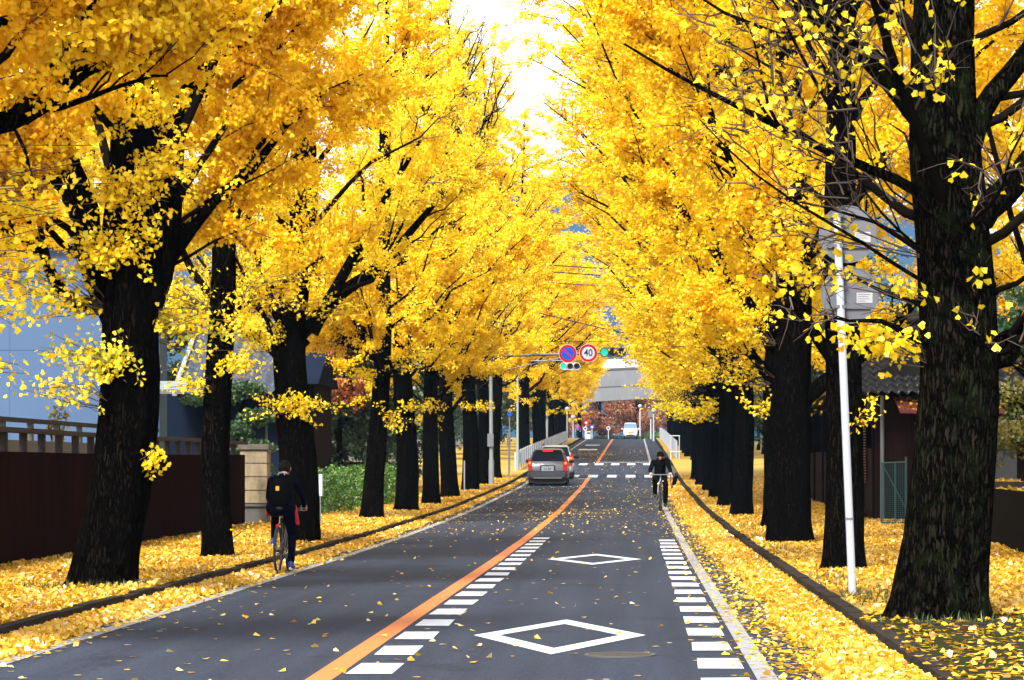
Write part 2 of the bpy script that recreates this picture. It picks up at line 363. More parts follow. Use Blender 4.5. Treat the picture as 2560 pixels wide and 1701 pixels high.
sheet('diamond_marking', diamond(24.5, X(1399, 24.5)), WPAINT, .004, 'large white hollow diamond painted on the lane, by the manhole')
sheet('diamond_marking', diamond(44.6, X(1486, 44.6)), WPAINT, .004, 'white hollow diamond painted on the lane, farther from the manhole')
polys = []
for yc, L in ((133.5, 4.4), (157.5, 4.2)):
    x = -5.1
    while x < 1.9:
        polys.append([(x, yc), (x + .48, yc), (x + .48, yc + L), (x, yc + L)]); x += .93
sheet('crosswalk', polys, WPAINT, .005, 'two rows of white zebra bars at the crossing before the rise')
sheet('stop_line', [[(XL, 130.6), (XO - .1, 130.6), (XO - .1, 131.1), (XL, 131.1)], [(XO + .1, 164.6), (XR, 164.6), (XR, 165.2), (XO + .1, 165.2)]], WPAINT, .006, 'thin white stop lines on either side of the crossing')
sheet('lane_dashes', [[(-4.3, 208), (-2.9, 208), (-2.9, 213), (-4.3, 213)], [(-4.2, 232), (-3.0, 232), (-3.0, 235), (-4.2, 235)]], WPAINT, .004, 'two white bars on the far rise beyond the white car')
CRACK = mat('crack_dark', (.006, .006, .007), .95)
def crack(pts, wd):
    out = []
    for (x0, y0), (x1, y1) in zip(pts[:-1], pts[1:]): out.append([(x0, y0), (x1, y1), (x1, y1 + wd * random.uniform(.5, 1.2)), (x0, y0 + wd * random.uniform(.5, 1.2))])
    return out
cr = crack([(-.9 + .28 * i, 59 + .10 * math.sin(i * 1.7)) for i in range(10)], .05) + crack([(.17 + .08 * i, 21.85 + .05 * math.sin(i * 2.1)) for i in range(6)], .03) + crack([(-4.6 + .25 * i, 33.5 + .12 * math.sin(i * 1.3)) for i in range(9)], .03) + crack([(-4.7 + .24 * i, 56.2 + .06 * math.sin(i)) for i in range(6)], .05)
sheet('road_cracks', cr, CRACK, .003, 'thin dark cracks running across the asphalt', cat='cracks')
def manhole(x, y, r, label):
    o = empty('manhole', (x, y, float(zr(y))))
    mb = MB(); mb.disc((0, 0, -.02), r, 'z', .028, 40); mb.build('cover', mat('cast_iron', (.045, .042, .04), .6, metal=.3, noise=.4, nscale=20, bump=.5, bscale=60), o)
    mb = MB(); mb.ring((0, 0, -.02), r + .004, r + .035, 'z', .032, 40); mb.build('rim', CONCD, o)
    tag(o, label, 'manhole')
manhole(X(1550, 21.9), 21.9, .25, 'round iron manhole cover set in the lane below the large diamond')
manhole(X(1025, 56.5), 56.5, .25, 'thin iron manhole cover in the lane of the grey wagon')

# ------------------------------------------------------------------ leaf and branch geometry
def unit(a): return a / np.maximum(np.linalg.norm(a, axis=-1, keepdims=True), 1e-9)
def batch_tubes(Pt, Rd, n):
    """Pt (N,k,3) polylines, Rd (N,k) radii -> verts, quads"""
    N, k, _ = Pt.shape
    T = np.empty_like(Pt); T[:, 1:-1] = Pt[:, 2:] - Pt[:, :-2]; T[:, 0] = Pt[:, 1] - Pt[:, 0]; T[:, -1] = Pt[:, -1] - Pt[:, -2]; T = unit(T)
    ref = np.where(np.abs(T[..., 2:3]) < .92, np.array([0, 0, 1.]), np.array([1., 0, 0]))
    A = unit(np.cross(T, ref)); B = np.cross(T, A); an = np.arange(n) * 2 * np.pi / n
    V = Pt[:, :, None, :] + Rd[:, :, None, None] * (np.cos(an)[None, None, :, None] * A[:, :, None, :] + np.sin(an)[None, None, :, None] * B[:, :, None, :])
    idx = np.arange(N * k * n).reshape(N, k, n); nx = np.roll(idx, -1, axis=2)
    Q = np.stack([idx[:, :-1], nx[:, :-1], nx[:, 1:], idx[:, 1:]], -1).reshape(-1, 4)
    return V.reshape(-1, 3), Q
def batch_leaves(pos, size, r, droop=.5, flat=False, fine=False):
    """one fan-shaped leaf (a folded quad, or two quads with a notch when fine) per position"""
    M = len(pos); d = unit(r.normal(size=(M, 3)) + (np.array([0, 0, -droop]) if not flat else 0))
    if flat: d[:, 2] *= flat; d = unit(d)
    n0 = r.normal(size=(M, 3))
    if flat: n0[:, :2] *= flat
    s = unit(np.cross(d, n0)); n = np.cross(d, s); L = size[:, None]
    if fine:
        c = r.uniform(.02, .22, (M, 1)) * L; e = r.uniform(-.12, .12, (M, 1)) * L
        V = np.stack([pos, pos + d * .58 * L + s * .56 * L + n * c, pos + d * .96 * L + s * .30 * L + n * e, pos + d * .86 * L, pos + d * .96 * L - s * .30 * L - n * e, pos + d * .58 * L - s * .56 * L + n * c], 1)
        b = np.arange(M)[:, None] * 6
        return V.reshape(-1, 3), np.stack([b + [0, 1, 2, 3], b + [0, 3, 4, 5]], 1).reshape(-1, 4)
    V = np.stack([pos, pos + d * .78 * L + s * .56 * L, pos + d * .86 * L + n * (.16 * L), pos + d * .78 * L - s * .56 * L], 1)
    return V.reshape(-1, 3), np.arange(M * 4).reshape(M, 4)
def cat_vq(lst):
    off = 0; vs = []; qs = []
    for v, q in lst: vs.append(v); qs.append(q + off); off += len(v)
    return np.concatenate(vs), np.concatenate(qs)

PROF_L = ([2.6, 3.2, 4.5, 6, 8, 9.4, 11, 12.3, 14, 17], [.3, .9, 2.1, 3.1, 3.1, 2.75, 2.1, 1.7, 1.0, .2])
PROF_R = ([2.6, 3.2, 4.5, 6, 8, 10, 12, 14, 16, 18, 20.5], [.3, .8, 1.6, 2.3, 3.1, 4.0, 4.7, 4.9, 4.5, 3.4, .4])

def trunk_mesh(r, H, r0, lean, flare=1.35, nseg=60, n=40, curve=None):
    """tapered trunk with root flare and irregular outline; returns axis function and verts"""
    zs = np.concatenate([[-.25, 0, .08, .2, .4, .7, 1.05], np.linspace(1.5, H * .93, nseg)])
    wob = r.normal(size=(3, 2)) * .05; ph = r.uniform(0, 6, 3)
    def axis(z):
        z = np.asarray(z, float); t = np.clip(z / H, 0, 1)
        x = lean[0] * np.clip(z / 3.0, 0, 1.6) + sum(wob[i, 0] * np.sin(z * (.5 + .35 * i) + ph[i]) - wob[i, 0] * math.sin(ph[i]) for i in range(3))
        y = lean[1] * np.clip(z / 3.0, 0, 1.6) + sum(wob[i, 1] * np.sin(z * (.45 + .3 * i) + ph[i]) - wob[i, 1] * math.sin(ph[i]) for i in range(3))
        return np.stack([x, y, z], -1)
    def rad(z):
        z = np.asarray(z, float)
        base = r0 * np.where(z < 4, 1 - .045 * z, .82 * np.clip((H - z) / (H - 4), 0, 1) ** 1.15)
        return np.maximum(base * (1 + (flare - 1) * np.exp(-np.maximum(z, 0) / .28)), .015)
    an = np.arange(n) * 2 * np.pi / n; C = axis(zs); Rr = rad(zs)
    k1, k2, k3 = r.uniform(0, 6, 3)
    lob = 1 + .055 * np.sin(3 * an + k1)[None] + .04 * np.sin(5 * an + k2 + zs[:, None] * .5) + .03 * np.sin(8 * an + k3 - zs[:, None] * .8) + .018 * r.normal(size=(len(zs), n)) + .022 * np.sin(13 * an + k1 + .6 * np.sin(zs[:, None] * 2))
    rootl = 1 + .16 * np.exp(-np.maximum(zs, 0) / .3)[:, None] * np.sin(5 * an + k3)[None]
    V = C[:, None, :] + np.stack([np.cos(an)[None] * lob * rootl * Rr[:, None], np.sin(an)[None] * lob * rootl * Rr[:, None], np.zeros((len(zs), n))], -1)
    idx = np.arange(len(zs) * n).reshape(-1, n); nx = np.roll(idx, -1, 1)
    Q = np.stack([idx[:-1], nx[:-1], nx[1:], idx[1:]], -1).reshape(-1, 4)
    return axis, rad, V.reshape(-1, 3), Q

def polyline_sample(L1, t):
    k = L1.shape[1] - 1; f = t * k; i = np.minimum(f.astype(int), k - 1); fr = (f - i)[:, None]; ar = np.arange(len(L1))
    return L1[ar, i] * (1 - fr) + L1[ar, i + 1] * fr, unit(L1[ar, i + 1] - L1[ar, i])

def gen_tree(seed, prof, H, r0, lean=(0, 0), n1=48, leaf=.075, nleaf=80000, limbs=(), z0=2.8, dens=None, twigs=True, tint0=.0, low=(), zcut=None, el=(30, 58), bark=None, flare=1.14, sparse=0.0, wscale=1.0, fine=False):
    """returns three meshes: trunk (with its limbs), branches, crown of leaves"""
    r = np.random.default_rng(seed)
    axis, rad, tv, tq = trunk_mesh(r, H, r0, lean, flare)
    trunk_parts = [(tv, tq)]
    zs, rs = prof; rs = np.array(rs) * wscale
    rprof = lambda z: np.interp(z, zs, rs)
    # big limbs given by points
    limb_lines = []
    for pts, ra, rb in limbs:
        pts = np.array(pts, float); k = 9; tt = np.linspace(0, 1, k); seg = np.linspace(0, 1, len(pts))
        L = np.stack([np.interp(tt, seg, pts[:, c]) for c in range(3)], -1); L[1:-1] += r.normal(size=(k - 2, 3)) * .04
        L[1:-1] = (L[:-2] + 2 * L[1:-1] + L[2:]) / 4
        rr = np.linspace(ra, rb, k); trunk_parts.append(batch_tubes(L[None], rr[None], 12)); limb_lines.append((L, rr))
    # primary branches
    zb = np.sort(z0 + (H * .93 - z0) * r.uniform(0, 1, n1) ** 1.05)
    az = (np.arange(n1) * 2.399 + r.uniform(-.5, .5, n1)); elv = np.radians(r.uniform(el[0], el[1], n1)) * (1 - .25 * (zb > H * .75))
    start = axis(zb)
    rcap = np.full(n1, .09)
    if limb_lines:
        for i in range(n1):
            if r.random() < .55:
                L, lr = limb_lines[r.integers(len(limb_lines))]; q = r.uniform(.25, 1); j = q * (len(L) - 1); a = int(min(j, len(L) - 2))
                start[i] = L[a] + (L[a + 1] - L[a]) * (j - a); rcap[i] = .55 * np.interp(j, np.arange(len(L)), lr)
                hd = L[-1][:2] - L[0][:2] + start[i][:2] * .4
                az[i] = math.atan2(hd[1], hd[0]) + r.normal() * .7
    dirh = np.stack([np.cos(az), np.sin(az)], -1)
    # length so that the tip meets the crown outline
    length = np.zeros(n1)
    for i in range(n1):
        best = .6
        for L in np.arange(.4, 8, .1):
            q = start[i] + np.array([dirh[i, 0] * math.cos(elv[i]), dirh[i, 1] * math.cos(elv[i]), math.sin(elv[i])]) * L
            if math.hypot(q[0], q[1]) <= rprof(q[2]) or L < 1: best = L
            else: break
        length[i] = best * r.uniform(.78, 1.04)
    k = 7; t = np.linspace(0, 1, k)
    D = np.stack([dirh[:, 0] * np.cos(elv), dirh[:, 1] * np.cos(elv), np.sin(elv)], -1)
    L1 = start[:, None, :] + D[:, None, :] * (length[:, None] * t[None])[..., None]
    sag = r.uniform(-.10, .12, n1)
    L1[..., 2] += (sag * length)[:, None] * np.sin(t * np.pi)[None] * -1
    L1[:, 1:] += r.normal(size=(n1, k - 1, 3)) * .035 * length[:, None, None] * .5
    rb = np.minimum(np.clip(.013 * length + .010, .012, .07), np.maximum(rcap, .008))
    R1 = rb[:, None] * (1 - .85 * t[None])
    br = [batch_tubes(L1, R1, 7)]
    parents, prad = L1, R1
    # secondary
    n2 = np.maximum((length / .30).astype(int), 3); own = np.repeat(np.arange(n1), n2); N2 = len(own)
    t2 = r.uniform(.18, 1.0, N2); p2, d2 = polyline_sample(L1[own], t2)
    side = unit(np.cross(d2, r.normal(size=(N2, 3)))); d2b = unit(d2 * r.uniform(.5, 1.1, (N2, 1)) + side * r.uniform(.4, 1.0, (N2, 1)) + np.array([0, 0, .12]))
    len2 = r.uniform(.45, 1.25, N2) * (1.15 - .55 * t2) * np.clip(length[own] / 3, .6, 1.2)
    tk = np.linspace(0, 1, 4); L2 = p2[:, None] + d2b[:, None] * (len2[:, None] * tk)[..., None]
    L2[:, 1:] += r.normal(size=(N2, 3, 3)) * .03; L2[..., 2] += (.10 * len2)[:, None] * (tk ** 2)[None] * r.uniform(-1.2, 1.2, (N2, 1))
    R2 = (.0095 + .004 * r.random(N2))[:, None] * (1 - .75 * tk[None])
    # twigs
    n3 = np.maximum((len2 / .17).astype(int), 2); own3 = np.repeat(np.arange(N2), n3); N3 = len(own3)
    t3 = r.uniform(.1, 1, N3); p3, d3 = polyline_sample(L2[own3], t3)
    side = unit(np.cross(d3, r.normal(size=(N3, 3)))); d3b = unit(d3 + side * r.uniform(.4, 1.3, (N3, 1)))
    len3 = r.uniform(.15, .5, N3); L3 = p3[:, None] + d3b[:, None] * (len3[:, None] * np.array([0, .5, 1.]))[..., None]; L3[:, 1:] += r.normal(size=(N3, 2, 3)) * .015
    R3 = np.full((N3, 3), .0042) * np.array([1, .8, .5])
    tw = [batch_tubes(L2, R2, 5)]
    if twigs: tw.append(batch_tubes(L3, R3, 3))
    # leaves in clumps along the twigs
    clump = r.random(n1) * .5 + r.random() * .0
    if dens is not None: wd = dens(L3[:, 1], r)
    else: wd = np.ones(N3)
    branch_bare = (r.random(n1) < sparse)[own][own3]
    wd = wd * np.where(branch_bare, .05, 1) * r.uniform(.3, 1.7, N3)
    pr = wd / wd.sum(); cnt = r.multinomial(nleaf, pr); ol = np.repeat(np.arange(N3), cnt); M = len(ol)
    tl = r.uniform(-.15, 1.08, M)[:, None]; pos = L3[ol, 0] + (L3[ol, 2] - L3[ol, 0]) * tl + r.normal(size=(M, 3)) * .055
    size = leaf * r.uniform(.7, 1.25, M)
    lv, lq = batch_leaves(pos, size, r, fine=fine); rp = 6 if fine else 4
    tint = np.clip(tint0 + .43 + (clump[own][own3][ol] - .25) * .55 + r.normal(size=M) * .16, 0, .86)
    leafsets = [(lv, lq)]; tints = [np.repeat(tint, rp)]
    # low tufts of leaves on short shoots: (centre, spread, leaves, greenness)
    for c, spread, cntl, green in low:
        c = np.array(c, float); spread = np.array(spread, float); m = max(cntl // (16 if abs(c[0]) < 2.2 else 55), 3)
        base = axis(c[2]); ends = c + r.normal(size=(m, 3)) * spread * .5
        st = base + (c - base) * r.uniform(.05, .3, (m, 1)) + np.array([0, 0, -.25])
        mid = (st + ends) / 2 + np.array([0, 0, .10]) + r.normal(size=(m, 3)) * (.03 + .07 * np.linalg.norm(c - base)); LL = np.stack([st, mid, ends], 1)
        tw.append(batch_tubes(LL, np.full((m, 3), .0060) * np.array([1, .8, .4]), 4))
        o = r.integers(0, m, cntl); q = r.uniform(.35, 1.05, cntl)[:, None]
        pp = np.where(q < .5, LL[o, 0] + (LL[o, 1] - LL[o, 0]) * q * 2, LL[o, 1] + (LL[o, 2] - LL[o, 1]) * (q * 2 - 1)) + r.normal(size=(cntl, 3)) * .05
        a, b = batch_leaves(pp, leaf * r.uniform(.8, 1.3, cntl), r, .8, fine=fine); leafsets.append((a, b))
        tt = np.where(r.random(cntl) < green, r.uniform(.88, 1, cntl), np.clip(.55 + r.normal(size=cntl) * .15, 0, .86)); tints.append(np.repeat(tt, rp))
    tV, tQ = cat_vq(trunk_parts); bV, bQ = cat_vq(br + tw); lV, lQ = cat_vq(leafsets)
    nb = len(br[0][1]); mi = np.ones(len(bQ), int); mi[:nb] = 0
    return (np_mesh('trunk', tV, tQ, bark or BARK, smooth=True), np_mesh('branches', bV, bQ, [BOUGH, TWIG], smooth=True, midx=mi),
            np_mesh('crown', lV, lQ, GINKGO, tint=np.concatenate(tints)))

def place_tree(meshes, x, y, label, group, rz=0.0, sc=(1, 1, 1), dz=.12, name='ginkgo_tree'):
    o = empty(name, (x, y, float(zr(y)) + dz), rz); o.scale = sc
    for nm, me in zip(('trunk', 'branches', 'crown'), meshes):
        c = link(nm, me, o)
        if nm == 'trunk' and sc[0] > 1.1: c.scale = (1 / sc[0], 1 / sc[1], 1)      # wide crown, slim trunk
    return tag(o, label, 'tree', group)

# ------------------------------------------------------------------ the ginkgo avenue
GL, GR = 'ginkgo trees on the brown fence side', 'ginkgo trees on the sign pole side'
def local(bx, by, dz=.12):
    b = Vector((bx, by, float(zr(by)) + dz))
    return lambda u, v, d: tuple(P(u, v, d) - b)
# nearest tree, its trunk just outside the frame; one bough reaches in
l = local(-6.3, 21.5)
m = gen_tree(11, PROF_L, 17, .40, fine=True, n1=40, leaf=.054, nleaf=105000, z0=3.4,
             limbs=[([l(-420, 460, 21.5), l(-150, 330, 21.6), l(60, 300, 22), l(150, 250, 22.2), l(250, 120, 22.4), l(350, 0, 22.6)], .12, .03),
                    ([l(60, 300, 22), l(200, 200, 22.3), l(330, 140, 22.5), l(480, 60, 23)], .05, .014),
                    ([l(120, 275, 22.1), l(250, 230, 22.2), l(420, 190, 22.2)], .03, .010),
                    ([l(-420, 60, 21.5), l(-100, 70, 21.7), l(60, 40, 22), l(200, -60, 22.2)], .06, .02)], tint0=-.05,
             low=[(l(30, 620, 22), (.45, .4, .45), 700, .05), (l(90, 480, 22), (.5, .4, .4), 600, .03), (l(20, 780, 22), (.3, .3, .28), 240, .05), (l(30, 920, 22), (.18, .2, .06), 40, .02)])
place_tree(m, -6.3, 21.5, 'ginkgo reaching in over the fence with one thick bough, its trunk out of frame', GL)
l = local(-6.2, 31.9)
m = gen_tree(12, PROF_L, 17, .365, fine=True, lean=(.28, 0), n1=46, leaf=.054, nleaf=130000, z0=3.4, flare=1.16, tint0=-.12,
             limbs=[([l(318, 850, 31.9), l(240, 700, 31.8), l(212, 560, 31.7), l(205, 480, 31.6), l(140, 330, 31.4)], .21, .12),
                    ([l(330, 830, 31.9), l(395, 690, 32), l(420, 560, 32), l(432, 300, 32.2), l(450, -40, 32.4)], .23, .12),
                    ([l(395, 690, 32), l(520, 520, 32.2), l(640, 400, 32.5), l(760, 250, 33)], .10, .03),
                    ([l(300, 800, 31.9), l(150, 740, 31.7), l(60, 560, 31.5)], .10, .05)],
             low=[(l(195, 900, 31.5), (.45, .4, .22), 420, .45), (l(290, 880, 31.3), (.3, .3, .3), 260, .35), (l(130, 970, 31.4), (.45, .3, .12), 160, .2), (l(395, 1150, 31.6), (.12, .12, .28), 90, .05), (l(480, 790, 32), (.6, .3, .4), 480, .35), (l(320, 600, 31.3), (.5, .2, .35), 420, .02), (l(300, 450, 31.2), (.6, .2, .4), 600, .02), (l(420, 400, 31.4), (.5, .2, .4), 500, .02), (l(200, 620, 31.2), (.4, .2, .35), 360, .04), (l(60, 720, 31.4), (.5, .3, .35), 420, .05), (l(360, 250, 31.2), (.7, .2, .5), 700, .02)])
place_tree(m, -6.2, 31.9, 'broad black ginkgo trunk that forks high up, leafy, in front of the brown fence', GL)
NLa = gen_tree(21, PROF_L, 17, .225, n1=46, leaf=.056, nleaf=100000, low=[((.3, -.4, 3.0), (.6, .4, .25), 360, .1), ((-.5, -.4, 2.7), (.5, .4, .15), 200, .1), ((-.9, -.2, 4.0), (.9, .5, .5), 800, .12), ((.9, -.2, 4.1), (.9, .5, .5), 700, .06), ((0, -.4, 3.7), (.6, .3, .4), 300, .05), ((.55, -.1, .5), (.10, .1, .35), 16, .1)])
l = local(-6.08, 49.8)
NLb = gen_tree(22, PROF_L, 17.5, .345, lean=(.12, 0), n1=52, leaf=.057, nleaf=60000, sparse=.34, tint0=.22, z0=3.2, flare=1.04,
               limbs=[([l(775, 830, 49.8), l(840, 740, 49.7), l(980, 640, 49.6), l(1120, 470, 49.5)], .17, .04), ([l(760, 870, 49.8), l(700, 800, 49.7), l(640, 620, 49.6)], .15, .05),
                      ([l(745, 985, 49.8), l(700, 900, 49.6), l(668, 850, 49.5)], .12, .07), ([l(790, 800, 49.8), l(930, 560, 50), l(1090, 300, 50.2)], .12, .02)],
               low=[(l(740, 1010, 49.3), (.85, .3, .22), 800, .05), (l(640, 830, 49.5), (.6, .3, .25), 260, .05), (l(850, 760, 49.4), (.8, .3, .25), 260, .05)])
l4 = local(-6.55, 68)
NLc = gen_tree(23, PROF_L, 17, .245, lean=(.22, 0), n1=46, leaf=.062, nleaf=80000, tint0=.06,
               limbs=[([l4(985, 930, 68), l4(930, 880, 67.8), l4(905, 855, 67.7)], .13, .09)],
               low=[(l4(985, 1050, 67.6), (.45, .25, .28), 200, .08), (l4(900, 930, 67.6), (.9, .3, .3), 260, .03), (l4(1060, 900, 67.6), (.9, .3, .4), 300, .03)])
place_tree(NLa, -6.34, 41.8, 'slimmer straight ginkgo trunk standing between the broad forked trunk and the stone gate pillar', GL)
place_tree(NLb, -6.08, 49.8, 'thick ginkgo with bare spreading twigs, right beside the cyclist in navy', GL)
place_tree(NLc, -6.55, 68, 'thin leaning ginkgo with a sawn bough stub and a leaf tuft, by the hedge', GL)
FLa = gen_tree(31, PROF_L, 17, .31, n1=44, leaf=.076, nleaf=60000, z0=2.9, low=[((.5, -.4, 3.0), (.8, .5, .25), 200, .05)])
FLb = gen_tree(32, PROF_L, 17.5, .28, n1=50, leaf=.076, nleaf=44000, sparse=.36, z0=2.9, tint0=.12)
FLc = gen_tree(33, PROF_L, 16.5, .25, n1=42, leaf=.08, nleaf=58000, z0=2.7, tint0=.05, low=[((.9, -.4, 2.6), (.9, .5, .3), 200, .1)])
FLd = gen_tree(34, ([2.4, 3.2, 4.5, 6, 8, 10, 12, 14, 16, 18.5], [.5, 1.2, 2.2, 2.9, 3.1, 3.0, 2.7, 2.2, 1.5, .3]), 18, .29, n1=95, leaf=.07, nleaf=15000, sparse=.6, z0=2.4, tint0=.2, el=(44, 72))
leftfar = [(76, -6.35, FLa, 'stout ginkgo trunk just past the thin leaning one, in deep leaves'), (84.5, -6.3, FLc, 'ginkgo trunk partly hidden behind the stout one past the hedge'),
           (94, -6.35, FLd, 'wide footed ginkgo trunk standing clear in leaves before the thin white post'), (104.5, -6.3, FLa, 'ginkgo trunk right beside the thin white post'),
           (115.5, -6.45, FLb, 'ginkgo trunk immediately behind the grey signal pole'), (127, -6.5, FLa, 'last ginkgo before the crossing, beside the white box sign')]
for i, (y, x, mm, lb) in enumerate(leftfar): place_tree(mm, x, y, lb, GL, rz=i * 1.9 + .4, sc=(1.0, 1.0, 1.0 + .03 * i))
y = 163.0; i = 0
while y < 285:
    place_tree((FLb, FLa, FLc)[i % 3], -6.9 + random.uniform(-.3, .3), y, 'ginkgo in the far row behind the white panel railing', GL + ' beyond the crossing', rz=i * 2.3, sc=(1.7, 1.7, 1.22) if y < 215 else (1.3, 1.3, 1.05), dz=.2); y += 11.5; i += 1

l = local(2.81, 25.3)
def r1dens(p, r): return np.where((p[:, 2] > 2.75) & (p[:, 2] < 4.1) & (p[:, 0] < -.1) & (p[:, 0] > -1.25), .02, .8)
m = gen_tree(41, ([2.4, 3.2, 4.5, 6, 8, 10, 14, 17], [.8, 1.7, 2.3, 3.0, 3.6, 3.8, 3, .4]), 17, .395, n1=72, leaf=.068, nleaf=3600, z0=2.5, dens=r1dens, bark=BARKM, fine=True, flare=1.14, tint0=.12, el=(12, 55),
             limbs=[([l(2330, 330, 25.2), l(2270, 250, 25.1), l(2170, 135, 25), l(1985, 0, 24.8), l(1840, -130, 24.6)], .13, .08),
                    ([l(2330, 500, 25.1), l(2180, 430, 24.9), l(2050, 365, 24.8), l(1880, 280, 24.7), l(1720, 221, 24.5), l(1560, 110, 24.4)], .055, .010),
                    ([l(2420, 620, 25.2), l(2490, 500, 25.2), l(2580, 400, 25.2), l(2760, 220, 25.2)], .16, .09),
                    ([l(2420, 380, 25.2), l(2470, 250, 25.3), l(2570, 110, 25.4), l(2700, -60, 25.5)], .12, .07),
                    ([l(2340, 720, 25), l(2230, 660, 24.8), l(2080, 560, 24.6), l(1890, 440, 24.4), l(1750, 300, 24.3)], .022, .006),
                    ([l(2380, 700, 24.9), l(2250, 590, 24.6), l(2150, 450, 24.4), l(2090, 330, 24.3)], .018, .005),
                    ([l(2470, 600, 24.9), l(2380, 420, 24.6), l(2370, 250, 24.4), l(2400, 90, 24.3)], .018, .005),
                    ([l(2440, 640, 24.9), l(2360, 560, 24.6), l(2220, 470, 24.4), l(2100, 250, 24.3)], .016, .005),
                    ([l(2350, 860, 25.1), l(2300, 850, 24.9), l(2200, 800, 24.7), l(2060, 790, 24.6)], .05, .008),
                    ([l(2480, 880, 25.2), l(2560, 830, 25.1), l(2680, 720, 25.1)], .09, .05), ([l(2420, 905, 25.2), l(2470, 890, 25.1), l(2505, 870, 25.05), l(2512, 862, 25.0)], .20, .10)],
             low=[(l(2120, 850, 24.9), (.42, .3, .08), 110, .12), (l(1950, 690, 24.9), (.22, .3, .18), 70, .02), (l(1900, 570, 24.9), (.25, .4, .3), 80, .0), (l(2250, 720, 24.8), (.08, .2, .14), 24, .12), (l(2080, 830, 24.9), (.3, .3, .08), 50, .05), (l(2480, 690, 24.9), (.4, .3, .15), 26, .05)])
place_tree(m, 2.81, 25.3, 'massive mossy ginkgo trunk with bare twigs beside the white sign pole', GR)
NRa = gen_tree(51, PROF_R, 20.5, .265, flare=1.08, n1=52, leaf=.056, nleaf=175000, z0=3.2, el=(38, 62), limbs=[([(0, 0, 2.6), (-.5, -.2, 3.3), (-1.2, -.3, 4.6), (-1.9, -.3, 6.4)], .10, .03)], low=[((.35, -.3, 2.1), (.1, .2, .25), 60, .0)])
l = local(2.79, 49.3)
NRb = gen_tree(52, PROF_R, 20.5, .36, n1=56, leaf=.058, nleaf=180000, z0=3.0, el=(38, 62), flare=1.15,
               limbs=[([l(2000, 1010, 49.3), l(2080, 930, 49.3), l(2200, 850, 49.3), l(2300, 700, 49.4)], .15, .07), ([l(1960, 900, 49.3), l(1880, 760, 49.2), l(1800, 620, 49.1), l(1640, 420, 49)], .13, .03), ([l(1960, 980, 49.3), l(1890, 900, 49.2), l(1840, 800, 49.1)], .11, .06)],
               low=[(l(1830, 830, 49), (.6, .3, .3), 300, .05), (l(1790, 930, 49), (.5, .3, .3), 240, .05)])
FRa = gen_tree(61, PROF_R, 20.5, .30, n1=50, leaf=.076, nleaf=86000, z0=2.9, el=(38, 62), low=[((-.9, -.4, 2.7), (.9, .5, .3), 220, .15)])
FRb = gen_tree(62, PROF_R, 20, .27, n1=46, leaf=.078, nleaf=80000, z0=2.8, el=(38, 62), tint0=.06, low=[((-1.0, -.4, 2.9), (.9, .5, .35), 220, .25)])
place_tree(NRa, 2.80, 36.7, 'slim straight ginkgo trunk seen directly behind the white sign pole', GR, dz=.14)
place_tree(NRb, 2.79, 49.3, 'thick flared ginkgo trunk with a low bough, second past the white sign pole', GR, dz=.14, sc=(1.08, 1.08, 1))
l = local(2.85, 103)
FRs = gen_tree(63, PROF_R, 20.5, .29, n1=48, leaf=.076, nleaf=82000, z0=2.9, el=(38, 62), low=[(l(1562, 868, 102.5), (.75, .3, .22), 260, .05), (l(1535, 872, 102.5), (.28, .3, .35), 120, .05), (l(1620, 900, 102.5), (.9, .4, .5), 500, .08), (l(1600, 960, 102.5), (.7, .4, .5), 400, .1), (l(1640, 990, 102.5), (.6, .4, .4), 300, .2)])
rightfar = [(60.5, 3.15, FRa, 'ginkgo trunk half hidden at the left edge of the thick flared one'), (71.5, 2.8, FRb, 'ginkgo trunk with spreading roots beside the kerb, two trunks left of the thick flared one'),
            (82, 2.8, FRa, 'ginkgo trunk level with the cyclist in black on the pavement'), (92.5, 2.8, FRb, 'ginkgo trunk just past the cyclist in black'),
            (103, 2.85, FRs, 'ginkgo trunk between the cyclist in black and the crossing'), (114, 2.85, FRb, 'second ginkgo before the crossing on the cyclist in black side'), (125, 2.9, FRa, 'last ginkgo before the crossing on the cyclist in black side')]
for i, (y, x, mm, lb) in enumerate(rightfar): place_tree(mm, x, y, lb, GR, rz=0 if mm is FRs else i * 2.1 + 1.0, sc=((1.12, 1.25, 1.5, 1.65, 1.0, 1.7, 1.75)[i],) * 2 + ((1.0, 1.02, 1.05, 1.08, 1.0, 1.1, 1.1)[i],))
y = 166.0; i = 0
while y < 285:
    place_tree((FRb, FRa)[i % 2], 3.7 + random.uniform(-.2, .3), y, 'ginkgo in the far row behind the white picket railing', GR + ' beyond the crossing', rz=i * 2.6, sc=(1.5, 1.5, 1.15), dz=.2); y += 11.5; i += 1

# ------------------------------------------------------------------ fallen leaves (ground cover nobody could count)
def litter(name, xs, ys, size, z, flat, label, pile=0, fine=False, lift=0):
    n = len(xs); pos = np.stack([xs, ys, zr(ys) + z + rng.random(n) * pile], -1)
    v, q = batch_leaves(pos, size * rng.uniform(.7, 1.2, n), rng, flat=flat, fine=fine); rp = 6 if fine else 4
    z0 = np.repeat(zr(ys) + z + .002, rp); v[:, 2] = np.maximum(v[:, 2], z0)
    tint = np.clip(rng.normal(.5, .24, n) + .16 * np.sin(xs * 1.7 + 2 * np.sin(ys * .31)) * np.sin(ys * .8 + xs) - .04 + lift, 0, 1)
    return tag(link(name, np_mesh(name, v, q, LITTER, tint=np.repeat(tint, rp))), label, 'leaves', kind='stuff')
def scatter(n, x0, x1, y0, y1, bias=1.6):
    """more leaves per square metre near the camera"""
    t = rng.random(n); k = -bias + 1
    y = (y0 ** k + t * (y1 ** k - y0 ** k)) ** (1 / k)
    return rng.uniform(x0, x1, n), y
